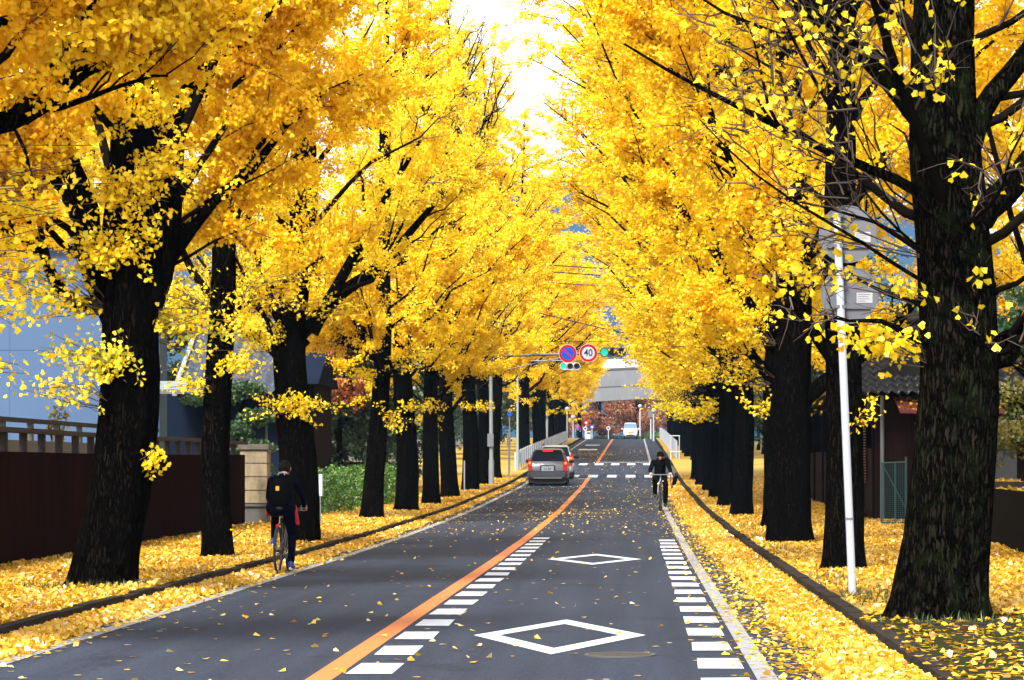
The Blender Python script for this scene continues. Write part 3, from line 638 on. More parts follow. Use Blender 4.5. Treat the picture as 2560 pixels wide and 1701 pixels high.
xs, ys = scatter(200000, -9.0, LX - .16, 15, 135, 1.35); k = (np.sin(xs * 2.1 + ys * .6) + np.sin(xs * .8 - ys * 1.1) + rng.normal(size=len(xs)) * .6) > -1.25; litter('fallen_leaves', xs[k], ys[k], .060, .125, .35, 'yellow leaves covering the pavement below the brown fence', .03)
xs, ys = scatter(170000, RX + .20, 7.5, 25.6, 135, 1.35)
th = np.sin(xs * 2.3 + ys * .7) + np.sin(xs * .9 - ys * 1.3) + rng.normal(size=len(xs)) * .5
k = (th > -1.1) & ~((np.abs(xs - 2.55) < .4) & (ys > 26.5) & (ys < 34) & (rng.random(len(xs)) < .7)); litter('fallen_leaves', xs[k], ys[k], .060, .125, .35, 'yellow leaves covering the pavement beyond the mossy paving', .035)
xs, ys = scatter(4200, RX + .05, 6.5, 14, 25.5, 1.2); litter('fallen_leaves', xs, ys, .062, .125, .25, 'loose leaves strewn over the mossy paving', fine=True)
# drifts in the gutters: a low heap with leaves standing up in it
def drift(x0, x1, side, n, label):
    ys2 = np.concatenate([np.arange(12, 60, .5), np.arange(60, 132, 2.0)]); nx = 9; vs = []
    for y in ys2:
        wob = .06 * math.sin(y * .9) + .04 * math.sin(y * 2.3 + 1) - .004 * max(0, min(y, 75) - 30)
        a, b = (x0 + wob, x1) if side > 0 else (x0, x1 + wob)
        for i in range(nx):
            t = i / (nx - 1); h = .010 + .030 * math.sin(min(1, (t if side > 0 else 1 - t) * 1.25) * math.pi / 2) * (1 - .3 * random.random()); e = (t if side > 0 else 1 - t)
            vs.append((a + (b - a) * t, y, float(zr(y)) + (h if e > .02 else -.01)))
    m_ = len(ys2); q = np.array([(i * nx + j, i * nx + j + 1, (i + 1) * nx + j + 1, (i + 1) * nx + j) for i in range(m_ - 1) for j in range(nx - 1)])
    o = link('leaf_drift', np_mesh('leaf_drift', np.array(vs), q, CARPET, smooth=True)); tag(o, label, 'leaves', kind='stuff')
    xx, yy = scatter(n, 0, 1, 13, 132, 1.45)
    wob = .06 * np.sin(yy * .9) + .04 * np.sin(yy * 2.3 + 1) - .004 * np.clip(np.minimum(yy, 75) - 30, 0, 99)
    e = np.abs(rng.normal(0, .42, n)); e = np.where(e > 1.06, rng.random(n), e)
    xs = (x1 - .01 - e * (x1 - x0 - wob)) if side > 0 else (x0 + .01 + e * (x1 + wob - x0))
    hz = .020 + .030 * np.clip(1 - e, 0, 1)
    pos = np.stack([xs, yy, zr(yy) + hz * rng.uniform(.3, 1.1, n)], -1)
    v, q = batch_leaves(pos, .058 * rng.uniform(.7, 1.2, n), rng, flat=.9, fine=True); v[:, 2] = np.maximum(v[:, 2], np.repeat(zr(yy) + .006, 6))
    c = link('leaf_drift_top', np_mesh('leaf_drift_top', v, q, LITTER, tint=np.repeat(np.clip(rng.normal(.48, .22, n), 0, 1), 6)), o)
drift(RX - .60, RX - .005, 1, 64000, 'deep band of yellow leaves heaped against the kerb below the white sign pole')
drift(LX + .005, LX + .42, -1, 46000, 'band of yellow leaves heaped against the kerb below the brown fence')
xs1, ys1 = scatter(3400, XR - .1, RX - .5, 13, 130, 1.4); e = np.abs(rng.normal(0, .45, 3400)); xs1 = RX - .58 - e * .62 - .004 * np.clip(np.minimum(ys1, 75) - 30, 0, 99)
xs2, ys2_ = scatter(1300, 0, 1, 15, 130, 1.4); xs2 = LX + .38 + np.abs(rng.normal(0, .14, 1300))
xs3, ys3 = scatter(360, XL, RX - .8, 14, 60, 1.01); xs4 = rng.uniform(XL + .1, XR, 1500); ys4 = rng.uniform(58, 128, 1500)
ys5 = np.abs(rng.normal(77, 5, 330)); xs5 = rng.normal(-1.9, 1.3, 330)
ys6 = rng.uniform(128, 215, 900); xs6 = rng.uniform(XL, XR, 900); ys7 = rng.normal(190, 3, 500); xs7 = rng.uniform(XL, -1.5, 500)
litter('fallen_leaves', np.concatenate([xs1, xs2, xs3, xs4, xs5, xs6, xs7]), np.concatenate([ys1, ys2_, ys3, ys4, ys5, ys6, ys7]), .060, .008, .22, 'loose yellow leaves scattered over the asphalt of the road', fine=True, lift=.22)

# ------------------------------------------------------------------ fence side: fence, gate pillar, buildings, hedge, stone wall
RUSTY = mat('rusty_brown_sheet', (.020, .0050, .0032), .9, spec=.02, noise=.7, nscale=2, col2=(.0035, .002, .0016), stretch=(1, 5, .25))
DARKWOOD = mat('dark_wood', (.008, .004, .003), .85, spec=.06, noise=.6, nscale=4, stretch=(1, 1, .2))
OLDCONC = mat('stained_concrete_rail', (.024, .015, .013), .9, noise=.6, nscale=4)
def fence_x(y): return -8.75 - .004 * (y - 38)
fo = empty('corrugated_fence', (-8.75, 45, .1)); tag(fo, 'dark rust brown corrugated fence with a post and rail top behind the broad trunk', 'fence')
def rel(o, x, y, z): return (x - o.location.x, y - o.location.y, z - o.location.z)
mb = MB(); y = 24.0; vs = []; ys_ = np.arange(24, 62.2, .045)
for i, y in enumerate(ys_):
    x = fence_x(y) + .022 * math.sin(i * math.pi / 2)
    for z in (.02, 1.72): vs.append(rel(fo, x, y, z + float(zr(y))))
mb.add(vs, [(2 * i, 2 * i + 2, 2 * i + 3, 2 * i + 1) for i in range(len(ys_) - 1)]); mb.build('sheet_panel', RUSTY, fo)
for y in np.arange(24.5, 62, 1.25):
    mb = MB(); x, yy, z = rel(fo, fence_x(y) - .06, y, float(zr(y)) + 1.715); mb.box((x - .05, yy - .06, z), (x + .05, yy + .06, z + .28), 0, .008); mb.build('post', OLDCONC, fo)
for a, b in ((24, 41.6), (41.7, 52.4), (52.5, 62.2)):
    mb = MB(); q = rel(fo, fence_x(a) - .06, a, float(zr(a)) + 1.99); q2 = rel(fo, fence_x(b) - .06, b, float(zr(b)) + 1.99)
    mb.box((min(q[0], q2[0]) - .09, q[1], q[2]), (max(q[0], q2[0]) + .09, q2[1], q[2] + .07), 0, .01); mb.build('rail', OLDCONC, fo)
# low block wall with a rail, and the pale sheet fence behind it
o = empty('block_wall', (-11, 45, 0)); tag(o, 'grey block wall with railing and pale sheets behind the brown fence', 'wall')
mb = MB(); mb.box((-.08, -16, 0), (.08, 18, 1.98)); mb.build('blocks', mat('grey_block', (.13, .13, .14), .9, noise=.35, nscale=2), o)
mb = MB(); mb.box((-.06, -16, 2.30), (.06, 18, 2.38)); mb.build('rail', OLDCONC, o)
for y in np.arange(-15, 18, 2.2):
    mb = MB(); mb.box((-.05, y, 1.98), (.05, y + .12, 2.30)); mb.build('post', CONCD, o)
# blue grey building
BLUEG = mat('blue_grey_render', (.052, .100, .200), .85, noise=.10, nscale=.8)
o = empty('plain_building', (-17.5, 74, .1)); tag(o, 'big plain pale blue grey building behind the brown fence', 'building')
mb = MB(); mb.box((-14, 0, 0), (4.66, 1.2, 7.4)); wl = mb.build('wall', BLUEG, o)
mb = MB()
for z in (1.9, 4.55, 6.4): mb.box((-14, -.006, z), (4.66, .0, z + .025))
for x in (-9.6, -3.2, .6): mb.box((x, -.005, 0), (x + .02, -.001, 7.4))
mb.build('panel_joint', mat('joint_grey', (.05, .08, .14), .9), wl)
mb = MB(); mb.tube([(4.50, -.09, .2), (4.50, -.09, 7.3)], .055, 10)
for z in (1.5, 3.2, 4.9): mb.box((4.42, -.12, z), (4.58, 0, z + .05))
mb.build('downpipe', mat('brown_pipe', (.05, .035, .035), .5), o)
mb = MB(); mb.box((-14, -.3, 7.4), (4.8, 1.4, 7.65)); mb.build('roof', CONCD, o)
mb = MB(); mb.prism([(-.9, 3.35), (.0, 3.6), (.0, 3.72), (-.95, 3.47)], 4.68, 5.5, 'x'); mb.build('side_canopy', mat('white_trim', (.20, .23, .29), .6), o)
# Japanese house with a wavy tiled roof
TILE = mat('silver_roof_tile', (.060, .072, .10), .5, noise=.6, nscale=5, spec=.2)
SLATE = mat('slate_blue_wall', (.008, .013, .028), .9, spec=.03, noise=.25, nscale=2)
def tiled_roof(o, x0, x1, yf, zf, yb, zb, m, pitch=.26, rows=12):
    """wavy tile rows climbing from the eave (yf,zf) to the ridge (yb,zb)"""
    nxs = int((x1 - x0) / pitch * 6); xs_ = np.linspace(x0, x1, nxs); mb = MB()
    for r_ in range(rows):
        t0, t1 = r_ / rows, (r_ + 1) / rows; vs = []
        for (t, dz) in ((t0, .055), (t1, .0), (t0, .0)):
            for x in xs_:
                wv = .17 * pitch * math.sin((x - x0) / pitch * 2 * math.pi) + .02 * math.sin((x - x0) / pitch * 4 * math.pi)
                vs.append((x, yf + (yb - yf) * t, zf + (zb - zf) * t + dz + wv))
        n = len(xs_); mb.add(vs, [(i, i + 1, n + i + 1, n + i) for i in range(n - 1)] + [(2 * n + i, 2 * n + i + 1, i + 1, i) for i in range(n - 1)], 0, True)
    return mb.build('tile_slope', m, o)
o = empty('tiled_house', (-12, 82, .15)); tag(o, 'dark Japanese house with a wavy grey tiled roof between the second and third trunks', 'house')
mb = MB(); mb.box((-2.0, 0, 0), (1.35, 7, 3.75)); wl = mb.build('wall', SLATE, o)
mb = MB(); mb.box((.95, -.06, .2), (1.02, 0, 3.5)); mb.build('wall_trim', CONCD, o)
rf = tiled_roof(o, -1.5, 1.5, -1.1, 3.55, 3.6, 5.75, TILE, .40, 9)
mb = MB(); mb.tube([(-1.5, 3.6, 5.85), (1.5, 3.6, 5.85)], .14, 10); mb.build('ridge', TILE, rf)
mb = MB(); mb.box((-1.5, -1.05, 3.36), (1.5, -.95, 3.50)); mb.build('eave', DARKWOOD, o)
mb = MB(); mb.prism([(-1.1, 3.45), (3.6, 5.7), (3.6, 5.92), (-1.1, 3.67)], -1.66, -1.53, 'x'); mb.build('gable_board', mat('white_plaster', (.20, .21, .22), .8), o)
o = empty('brown_house', (-10.75, 88, .2)); tag(o, 'narrow brown house wall with pipes beside the tiled house', 'house')
mb = MB(); mb.box((-1.4, 0, 0), (.45, 5, 4.0)); mb.build('wall', mat('brown_boards', (.018, .010, .007), .9, spec=.05, noise=.4, nscale=3, stretch=(1, 1, .1)), o)
mb = MB(); mb.prism([(-.6, 3.95), (5.5, 3.95), (2.5, 5.2)], -1.6, .65, 'x'); mb.build('roof', SLATE, o)
mb = MB(); mb.tube([(-.2, -.06, 0), (-.2, -.06, 3.9)], .05, 8); mb.tube([(.05, -.06, 0), (.05, -.06, 3.9)], .04, 8); mb.build('pipe', STEELG, o)
mb = MB(); mb.box((-.9, -.05, 1.1), (-.2, -.0, 2.1)); mb.build('window', mat('dark_glass', (.02, .025, .03), .15), o)
# stone gate pillar
STONE = mat('beige_stone_block', (.28, .225, .14), .9, noise=.7, nscale=5, bump=.3, stretch=(1, 1, .35))
o = empty('gate_pillar', (-8.75, 63.2, float(zr(63)) + .1)); tag(o, 'beige stone block gate pillar with a dark cap at the end of the brown fence', 'pillar')
z = 0
for i, h in enumerate((.42, .08, .30, .31, .31, .30)):
    mb = MB(); b = .36 if i == 1 else .31
    mb.box((-b, -b, z), (b, b, z + h - .012), 0, .012); mb.build('plinth' if i == 0 else 'stone_block', CONCD if i < 2 else STONE, o); z += h
mb = MB(); mb.box((-.36, -.36, z), (.36, .36, z + .14), 0, .02); mb.build('cap', mat('stained_cap', (.10, .085, .065), .9, noise=.6, nscale=6), o)
# dry stone wall further back and hedge
o = empty('stone_wall', (-9.6, 92, float(zr(92)) + .1)); tag(o, 'dark rough stone retaining wall behind the clipped hedge', 'wall')
SW = bpy.data.materials.new('rough_stone'); SW.use_nodes = True; t = SW.node_tree; b = t.nodes['Principled BSDF']; b.inputs['Roughness'].default_value = .95
tc = t.nodes.new('ShaderNodeTexCoord'); v = t.nodes.new('ShaderNodeTexVoronoi'); v.feature = 'DISTANCE_TO_EDGE'; v.inputs['Scale'].default_value = 2.6; t.links.new(tc.outputs['Object'], v.inputs['Vector'])
r_ = ramp(t, [(0, (.01, .01, .01)), (.08, (.05, .05, .048)), (.3, (.11, .11, .10))]); t.links.new(v.outputs['Distance'], r_.inputs[0]); t.links.new(r_.outputs[0], b.inputs['Base Color'])
bp = t.nodes.new('ShaderNodeBump'); bp.inputs['Distance'].default_value = .1; t.links.new(v.outputs['Distance'], bp.inputs['Height']); t.links.new(bp.outputs[0], b.inputs['Normal'])
mb = MB()
for a, b2 in ((0, 8), (8.02, 30)):
    mb.box((-2.6 - .0, a, 0), (.0, b2, 1.15 if a == 0 else 1.25), 0, .06)
mb.build('stones', SW, o)
def blob_plant(name, boxes, n, leaf, m, label, cat, kind=None, group=None, parent=None, dens_edge=.72):
    """clipped plant: leaves near the surface of a few overlapping ellipsoids; (centre, radii) in world space"""
    vs = []; r = rng; base = Vector(boxes[0][0]); base.z -= boxes[0][1][2] * .9
    tot = sum(b[1][0] * b[1][2] + b[1][1] * b[1][2] + b[1][0] * b[1][1] for b in boxes); pos = []
    for c, rad in boxes:
        k = int(n * (rad[0] * rad[2] + rad[1] * rad[2] + rad[0] * rad[1]) / tot)
        d = unit(r.normal(size=(k, 3))); rr = (dens_edge + (1.03 - dens_edge) * r.random((k, 1)) ** .6) * (1 + .10 * np.sin(d[:, :1] * 7 + d[:, 2:] * 5) + .06 * np.sin(d[:, 1:2] * 13))
        pos.append(np.array(c) + d * rr * np.array(rad))
    pos = np.concatenate(pos) - np.array(base)
    pos = pos[pos[:, 2] > -.15]
    v, q = batch_leaves(pos, leaf * r.uniform(.7, 1.3, len(pos)), r, .0)
    ti = np.repeat(np.clip(r.normal(.45, .25, len(pos)) + .12 * np.sin(pos[:, 0] * 3 + pos[:, 1] * 2), 0, 1), 4)
    o = empty(name, base); tag(o, label, cat, group, kind)
    link('foliage', np_mesh('foliage', v, q, m, tint=ti), o)
    mb = MB()
    for j in range(4): mb.tube([(random.uniform(-.15, .15), random.uniform(-.15, .15), -.1), (random.uniform(-.4, .4), random.uniform(-.4, .4), boxes[0][1][2] * .9)], [.03, .012], 6)
    mb.build('stem', BOUGH, o)
    return o
g = float(zr(76)) + .15
blob_plant('hedge', [((-8.75, 72, g + .40), (.85, 1.6, .72)), ((-8.5, 75, g + .45), (.9, 1.8, .72)), ((-8.3, 79, g + .5), (.95, 2.4, .72)), ((-8.2, 83.5, g + .5), (.9, 2.4, .7)), ((-8.2, 88, g + .6), (.9, 2.4, .7))], 22000, .07, HEDGE, 'clipped green hedge with yellowing top behind the thin leaning ginkgo', 'hedge')
# pruned garden pine
o = empty('garden_pine', (-10.0, 69.5, .2)); tag(o, 'dark green garden pine in cloud shaped pads above the stone pillar', 'tree')
mb = MB(); mb.tube([(0, 0, 0), (.1, .05, 1.2), (-.12, .05, 2.2), (.1, 0, 3.1)], [.10, .085, .06, .03], 9); mb.build('trunk', BOUGH, o)
for c, r3 in (((.35, -.2, 1.75), (.55, .45, .22)), ((-.15, -.1, 2.2), (.5, .45, .2)), ((.4, 0, 2.55), (.45, .4, .2)), ((-.75, -.1, 3.0), (.7, .4, .14)), ((.1, 0, 3.25), (.55, .4, .2)), ((.3, -.3, 1.35), (.5, .4, .2))):
    k = 900; d = unit(rng.normal(size=(k, 3))); pos = np.array(c) + d * np.array(r3) * rng.uniform(.6, 1.1, (k, 1)); v, q = batch_leaves(pos, .085 * rng.uniform(.7, 1.3, k), rng, -.4)
    link('crown', np_mesh('crown', v, q, PINE, tint=np.repeat(np.clip(rng.normal(.5, .3, k), 0, 1), 4)), o)
blob_plant('shrub', [((-9.6, 70.5, .75), (.5, .5, .75))], 900, .09, LEAFGREEN, 'small dark green shrub low beside the slate house wall', 'shrub')
blob_plant('sapling', [((-13.9, 66, 2.5), (.22, .22, .5))], 180, .1, OLIVE, 'thin yellow green sapling against the blue grey building', 'sapling')
o = empty('notice_board', (X(801, 62), 62, float(zr(62)) + .12)); tag(o, 'narrow white notice board behind the thick ginkgo by the hedge', 'sign')
mb = MB(); mb.box((-.035, -.02, .66), (.045, .02, 1.16), 0, .006); mb.build('board', STEELW, o); mb = MB(); mb.tube([(0, .0, 0), (0, 0, .66)], .016, 8); mb.build('post', STEELG, o)

# ------------------------------------------------------------------ signs, signals, poles, railings
FONT_CACHE = {}
def text(name, body, size, loc, rot, m, parent, squash=1.0, depth=.002):
    cu = bpy.data.curves.new('lettering', 'FONT'); cu.body = body; cu.size = size; cu.align_x = 'CENTER'; cu.align_y = 'CENTER'; cu.extrude = depth; cu.offset = size * .010
    ob = bpy.data.objects.new('tmp', cu); COL.objects.link(ob)
    bpy.context.view_layer.update()
    me = bpy.data.meshes.new_from_object(ob.evaluated_get(bpy.context.evaluated_depsgraph_get())); bpy.data.objects.remove(ob)
    me.name = name; me.materials.clear(); me.materials.append(m)
    o = link(name, me, parent); o.location = loc; o.rotation_euler = rot; o.scale = (squash, 1, 1); return o
SRED = mat('sign_red', (.34, .006, .008), .5, spec=.1); SBLUE = mat('sign_blue', (.008, .06, .42), .5, spec=.1); SWHITE = mat('sign_white', (.40, .41, .44), .5, spec=.1); SNAVY = mat('sign_navy', (.006, .02, .13), .5, spec=.1)
STICK = mat('white_sticker', (.34, .35, .37), .5); INK = mat('grey_ink', (.12, .13, .15), .6)
# white pole with two round signs seen from behind
bx, by = 2.32, 29.2; bz = float(zr(by)) + .13
o = empty('sign_pole', (bx, by, bz)); tag(o, 'tall leaning white sign pole carrying two round grey signs seen from behind', 'sign')
top = P(2092, 533, by) - o.location
mb = MB(); mb.tube([(0, 0, 0), (top.x * .2, 0, top.z * .2), tuple(top)], .042, 16); pl = mb.build('pole', STEELW, o)
mb = MB(); mb.tube([(top.x * .20, 0, top.z * .199), (top.x * .203, 0, top.z * .205)], .047, 16); mb.build('joint', STEELG, pl)
mb = MB(); mb.tube([tuple(top), (top.x, 0, top.z + .02)], .047, 16); mb.build('cap', STEELG, pl)
for (u, v) in ((2119, 586), (2124, 738)):
    c = P(u, v, by + .09) - o.location
    mb = MB(); mb.disc((c.x, c.y, c.z), .305, 'y', .008, 48); mb.ring((c.x, c.y - .006, c.z), .296, .308, 'y', .014, 48)
    d = mb.build('sign_plate', SIGNBACK, o)
    px = top.x * (c.z / top.z)
    for dz in (-.13, .19):
        mb = MB(); mb.box((c.x - .22, c.y - .022, c.z + dz - .018), (c.x + .22, c.y - .001, c.z + dz + .018), 0); mb.box((px - .055, c.y - .13, c.z + dz - .016), (px + .055, c.y - .0215, c.z + dz + .016)); mb.build('bracket', SIGNBACK, d)
    mb = MB(); sx, sz = c.x + .16, c.z - .03; mb.box((sx - .085, c.y - .004, sz - .055), (sx + .085, c.y - .0015, sz + .055)); st = mb.build('sticker', STICK, d)
    mb = MB()
    for k, ww in enumerate((.13, .11, .12, .08)): mb.box((sx - .07, c.y - .006, sz + .034 - k * .024), (sx - .07 + ww, c.y - .0045, sz + .040 - k * .024))
    mb.build('print_line', INK, st)
# signal pole with long arm, two regulation signs and a three lamp signal
D = 115.0
bx = -6.02; bz = float(zr(D)) + .12
o = empty('signal_pole', (bx, D, bz)); tag(o, 'grey steel pole with a long arm holding round road signs over the lane', 'pole')
az = P(1200, 888, D).z - bz; x1 = X(1560, D) - bx
mb = MB(); mb.tube([(0, 0, 0), (0, 0, 1.05)], .115, 16); mb.tube([(0, 0, 1.05), (-.04, 0, az + .9)], [.085, .065], 14); mb.build('pole', mat('galvanised_steel', (.26, .29, .31), .5, metal=.3, noise=.2, nscale=3), o)
mb = MB(); mb.tube([(0, 0, az - .05), (x1 * .4, 0, az + .02), (x1, 0, az + .10)], [.07, .055, .035], 12); mb.tube([(0, 0, az - .75), (x1 * .62, 0, az - .0)], .02, 8); mb.build('arm', STEELG, o)
mb = MB(); mb.box((-.16, -.16, 1.6), (.10, -.08, 2.15), 0, .01); mb.build('control_box', STEELG, o)
def sign_disc(parent, c, r, kind):
    mb = MB(); mb.disc((c[0], c[1], c[2]), r, 'y', .02, 48); s_ = mb.build('sign_plate', SWHITE, parent)
    mb = MB(); mb.ring((c[0], c[1] - .004, c[2]), r * .70, r * .95, 'y', .003, 48); mb.build('red_ring', SRED, s_)
    if kind == 'park':
        mb = MB(); mb.disc((c[0], c[1] - .003, c[2]), r * .70, 'y', .002, 48); mb.build('blue_field', SBLUE, s_)
        mb = MB(); a = R(-45); L = r * .72; hw = r * .075; ca, sa = math.cos(a), math.sin(a)
        pts = [(c[0] + ca * l_ - sa * w_, c[2] + sa * l_ + ca * w_) for l_, w_ in ((-L, -hw), (L, -hw), (L, hw), (-L, hw))]
        mb.prism(pts, c[1] - .0055, c[1] - .0035, 'y'); mb.build('red_bar', SRED, s_)
    else: text('numerals', '40', r * 1.10, (c[0], c[1] - .005, c[2]), (R(90), 0, 0), SNAVY, s_, .86)
c = P(1419.6, 884.5, D - .15) - o.location; sign_disc(o, c, .385, 'park')
c = P(1470.8, 883, D - .15) - o.location; sign_disc(o, c, .385, '40')
GREENL = mat('lit_green_lamp', (.01, .62, .38), .3, emit=.30); LENSD = mat('unlit_lamp', (.02, .008, .006), .3)
def signal(c, r, pitch, label, body, loc_arm):
    o = empty('traffic_signal', c); tag(o, label, 'traffic signal')
    mb = MB(); n = 14; pts = []
    for k in range(n + 1): a = math.pi / 2 + math.pi * k / n; pts.append((-pitch + math.cos(a) * r * 1.35, math.sin(a) * r * 1.35))
    for k in range(n + 1): a = -math.pi / 2 + math.pi * k / n; pts.append((pitch + math.cos(a) * r * 1.35, math.sin(a) * r * 1.35))
    mb.prism(pts, 0, .14, 'y'); bd = mb.build('housing', body, o)
    for i, mm in enumerate((GREENL, LENSD, LENSD)):
        x = (i - 1) * pitch
        mb = MB(); mb.disc((x, -.012, 0), r, 'y', .01, 28); lm = mb.build('lamp', mm, o)
        mb = MB(); vs = []; nn = 18
        for k in range(nn + 1):
            a = R(-25) + R(230) * k / nn
            for q in (0, -.20): vs.append((x + math.cos(a) * r * 1.08, q, math.sin(a) * r * 1.08))
        mb.add(vs, [(2 * k, 2 * k + 1, 2 * k + 3, 2 * k + 2) for k in range(nn)], 0, True); mb.build('visor', BLACKM if i else mat('green_visor', (.03, .12, .09), .5), lm)
    mb = MB(); mb.tube([(0, .07, r * 1.3), (0, .10, r * 1.3 + loc_arm)], .03, 8); mb.build('hanger', STEELG, o)
signal(P(1532, 881, D - .2), .150, .355, 'dark signal with its green lamp lit beside the round forty sign', mat('grey_housing', (.10, .10, .10), .5), .05)
signal(P(1425.5, 916, 150), .150, .365, 'white signal with its green lamp lit hanging below the blue no parking sign', mat('white_housing', (.36, .36, .38), .5), .3)
D2 = 150.2; bx2 = X(1294, D2); o = empty('signal_pole', (bx2, D2, float(zr(D2)) + .1)); tag(o, 'thin green grey pole beyond the crossing carrying the white signal', 'pole')
h2 = P(1400, 903, D2).z - o.location.z
mb = MB(); mb.tube([(0, 0, 0), (0, 0, h2 + .3)], [.07, .05], 12); mb.build('pole', mat('green_grey_pole', (.20, .26, .24), .5), o)
mb = MB(); mb.tube([(0, 0, h2), (X(1425.5, D2) - bx2 + .3, 0, h2 + .03)], [.045, .03], 10); mb.build('arm', STEELG, o)
# posts on the fence side
def post(name, u, v0, v1, d, r, m, label, cat, extra=None):
    b = P(u, v1, d); b.z = float(zr(d)) + .1; o = empty(name, b); h = P(u, v0, d).z - b.z
    tag(o, label, cat); mb = MB(); mb.tube([(0, 0, 0), (0, 0, h)], r, 10); mb.build('pole', m, o)
    if extra: extra(o, h)
    return o
post('marker_post', 1161, 1152, 1213, 99, .025, STEELW, 'thin white marker post between two trunks by the kerb', 'post')
def boxsign(o, h):
    mb = MB(); mb.box((-.085, -.05, h - .62), (.085, .05, h), 0, .01); mb.build('panel', STEELW, o)
post('box_sign', 1272, 1082, 1167, 128.5, .045, STEELW, 'narrow white box sign on a post past the grey signal pole', 'sign', boxsign)
post('marker_post', 1289, 1131, 1168, 141, .06, STEELW, 'short stout white post at the corner of the panel railing', 'post')
def bluedisc(o, h):
    mb = MB(); mb.disc((0, -.05, h - .2), .12, 'y', .02, 24); mb.build('sign_plate', SBLUE, o)
post('blue_sign', 1274, 1026, 1166, 138, .03, STEELG, 'small round blue sign half hidden in leaves above the white box sign', 'sign', bluedisc)
RAILW = mat('white_enamel_panel', (.80, .83, .86), .5, noise=.1, nscale=3)
# white panel railing climbing to the crest on the fence side
o = empty('panel_railing', (-6.05, 143, float(zr(143)))); tag(o, 'long white panel railing rising to the crest with a pale blue notice', 'railing')
def rr(y, dz): return (0.0, y - 143, float(zr(y)) - float(zr(143)) + dz)
y = 143.0
while y < 246:
    a, b = rr(y + .06, .32), rr(y + 3.0, .32); top_a, top_b = .80, .80
    mb = MB(); vs = []
    for x in (-.015, .015):
        for (q, dz) in ((a, 0), (b, 0), (b, top_b), (a, top_a)): vs.append((x, q[1], q[2] + dz))
    mb.add(vs, [(0, 1, 2, 3), (7, 6, 5, 4), (0, 4, 5, 1), (3, 2, 6, 7), (1, 5, 6, 2), (0, 3, 7, 4)]); mb.build('panel', RAILW, o)
    q = rr(y, .05); mb = MB(); mb.box((-.04, q[1] - .04, q[2]), (.04, q[1] + .04, q[2] + 1.12)); mb.build('post', STEELG, o); y += 3.06
q = rr(143.7, .45); mb = MB()
for k in range(4): mb.box((.018, q[1] + k * .28, q[2] + .03), (.022, q[1] + k * .28 + .15, q[2] + .52))
mb.build('blue_notice', mat('pale_blue', (.10, .38, .55), .5), o)
mb = MB()
for k in range(4): mb.box((-.03 + k * .04, -.055, .42 ), (-.012 + k * .04, -.05, .95))
# white picket railing on the sign pole side
o = empty('picket_railing', (2.62, 172, float(zr(172)))); tag(o, 'white picket railing along the leaf strip up to the crest', 'railing')
y = 172.0
while y < 282:
    z = float(zr(y)) - float(zr(172)); mb = MB(); mb.tube([(0, y - 172, z), (0, y - 172, z + 1.2)], .06, 8); mb.build('post', STEELW, o)
    y += 2.2
mb = MB()
for dz in (.45, 1.05):
    ys_ = np.arange(172, 283, 4.0); mb.tube([(0, q - 172, float(zr(q)) - float(zr(172)) + dz) for q in ys_], .035, 6)
mb.build('rail', STEELW, o)
for v, lb in ((1090, 'upper short white pipe barrier between the far trunks'), (1130, 'lower short white pipe barrier between the far trunks')):
    d = 168 if v > 1100 else 196; a, b = P(1675, v, d), P(1700, v, d); o = empty('pipe_barrier', (a.x, d, float(zr(d)))); tag(o, lb, 'barrier')
    h = a.z - o.location.z; mb = MB(); mb.tube([(0, 0, h), (b.x - a.x, 0, h)], .04, 8); mb.build('rail', STEELW, o)
    mb = MB(); mb.tube([(.05, 0, 0), (.05, 0, h)], .035, 8); mb.tube([(b.x - a.x - .05, 0, 0), (b.x - a.x - .05, 0, h)], .035, 8); mb.build('post', STEELW, o)
# overhead cables and their poles
CABLE = mat('black_cable', (.01, .01, .01), .6)
def cable(u0, v0, u1, v1, d, r, label):
    x0, x1 = -7.6, 6.2; s = (v1 - v0) / (u1 - u0); ua, ub = U0 + x0 * F_PX / d, U0 + x1 * F_PX / d
    a, b = P(ua, v0 + s * (ua - u0), d), P(ub, v0 + s * (ub - u0), d); o = empty('overhead_cable', a); tag(o, label, 'cable', 'cables crossing above the road')
    mb = MB(); k = 14; mb.tube([(a.lerp(b, i / k) - a) - Vector((0, 0, .22 * math.sin(math.pi * i / k) - .16)) for i in range(k + 1)], r, 6); w_ = mb.build('wire', CABLE, o)
cable(1378, 664, 1535, 670, 152, .035, 'topmost black cable crossing above the road')
cable(1337, 679, 1541, 688, 152, .04, 'thick black cable just below the topmost one')
cable(1353, 707, 1490, 712, 152, .032, 'third black cable from the top, over the gap in the trees')
cable(1295, 754, 1523, 753, 146, .016, 'thin level wire between the thick cables and the slanting cable')
cable(1292, 772, 1597, 838, 140, .03, 'black cable slanting down to the signs')
cable(1391, 854, 1480, 852, 132, .018, 'thin wire just above the round signs')
for x, d, lb in ((-7.9, 152, 'concrete utility pole hidden in the leaves on the fence side'), (6.4, 152, 'concrete utility pole hidden in the leaves on the sign pole side')):
    o = empty('utility_pole', (x, d, float(zr(d)))); tag(o, lb, 'pole'); mb = MB(); mb.tube([(0, 0, 0), (0, 0, 13.5)], [.17, .10], 12); mb.build('pole', CONC, o)
    mb = MB(); mb.box((-.9, -.05, 12.4), (.9, .05, 12.5)); mb.box((-.7, -.05, 11.5), (.7, .05, 11.6)); mb.build('crossarm', STEELG, o)

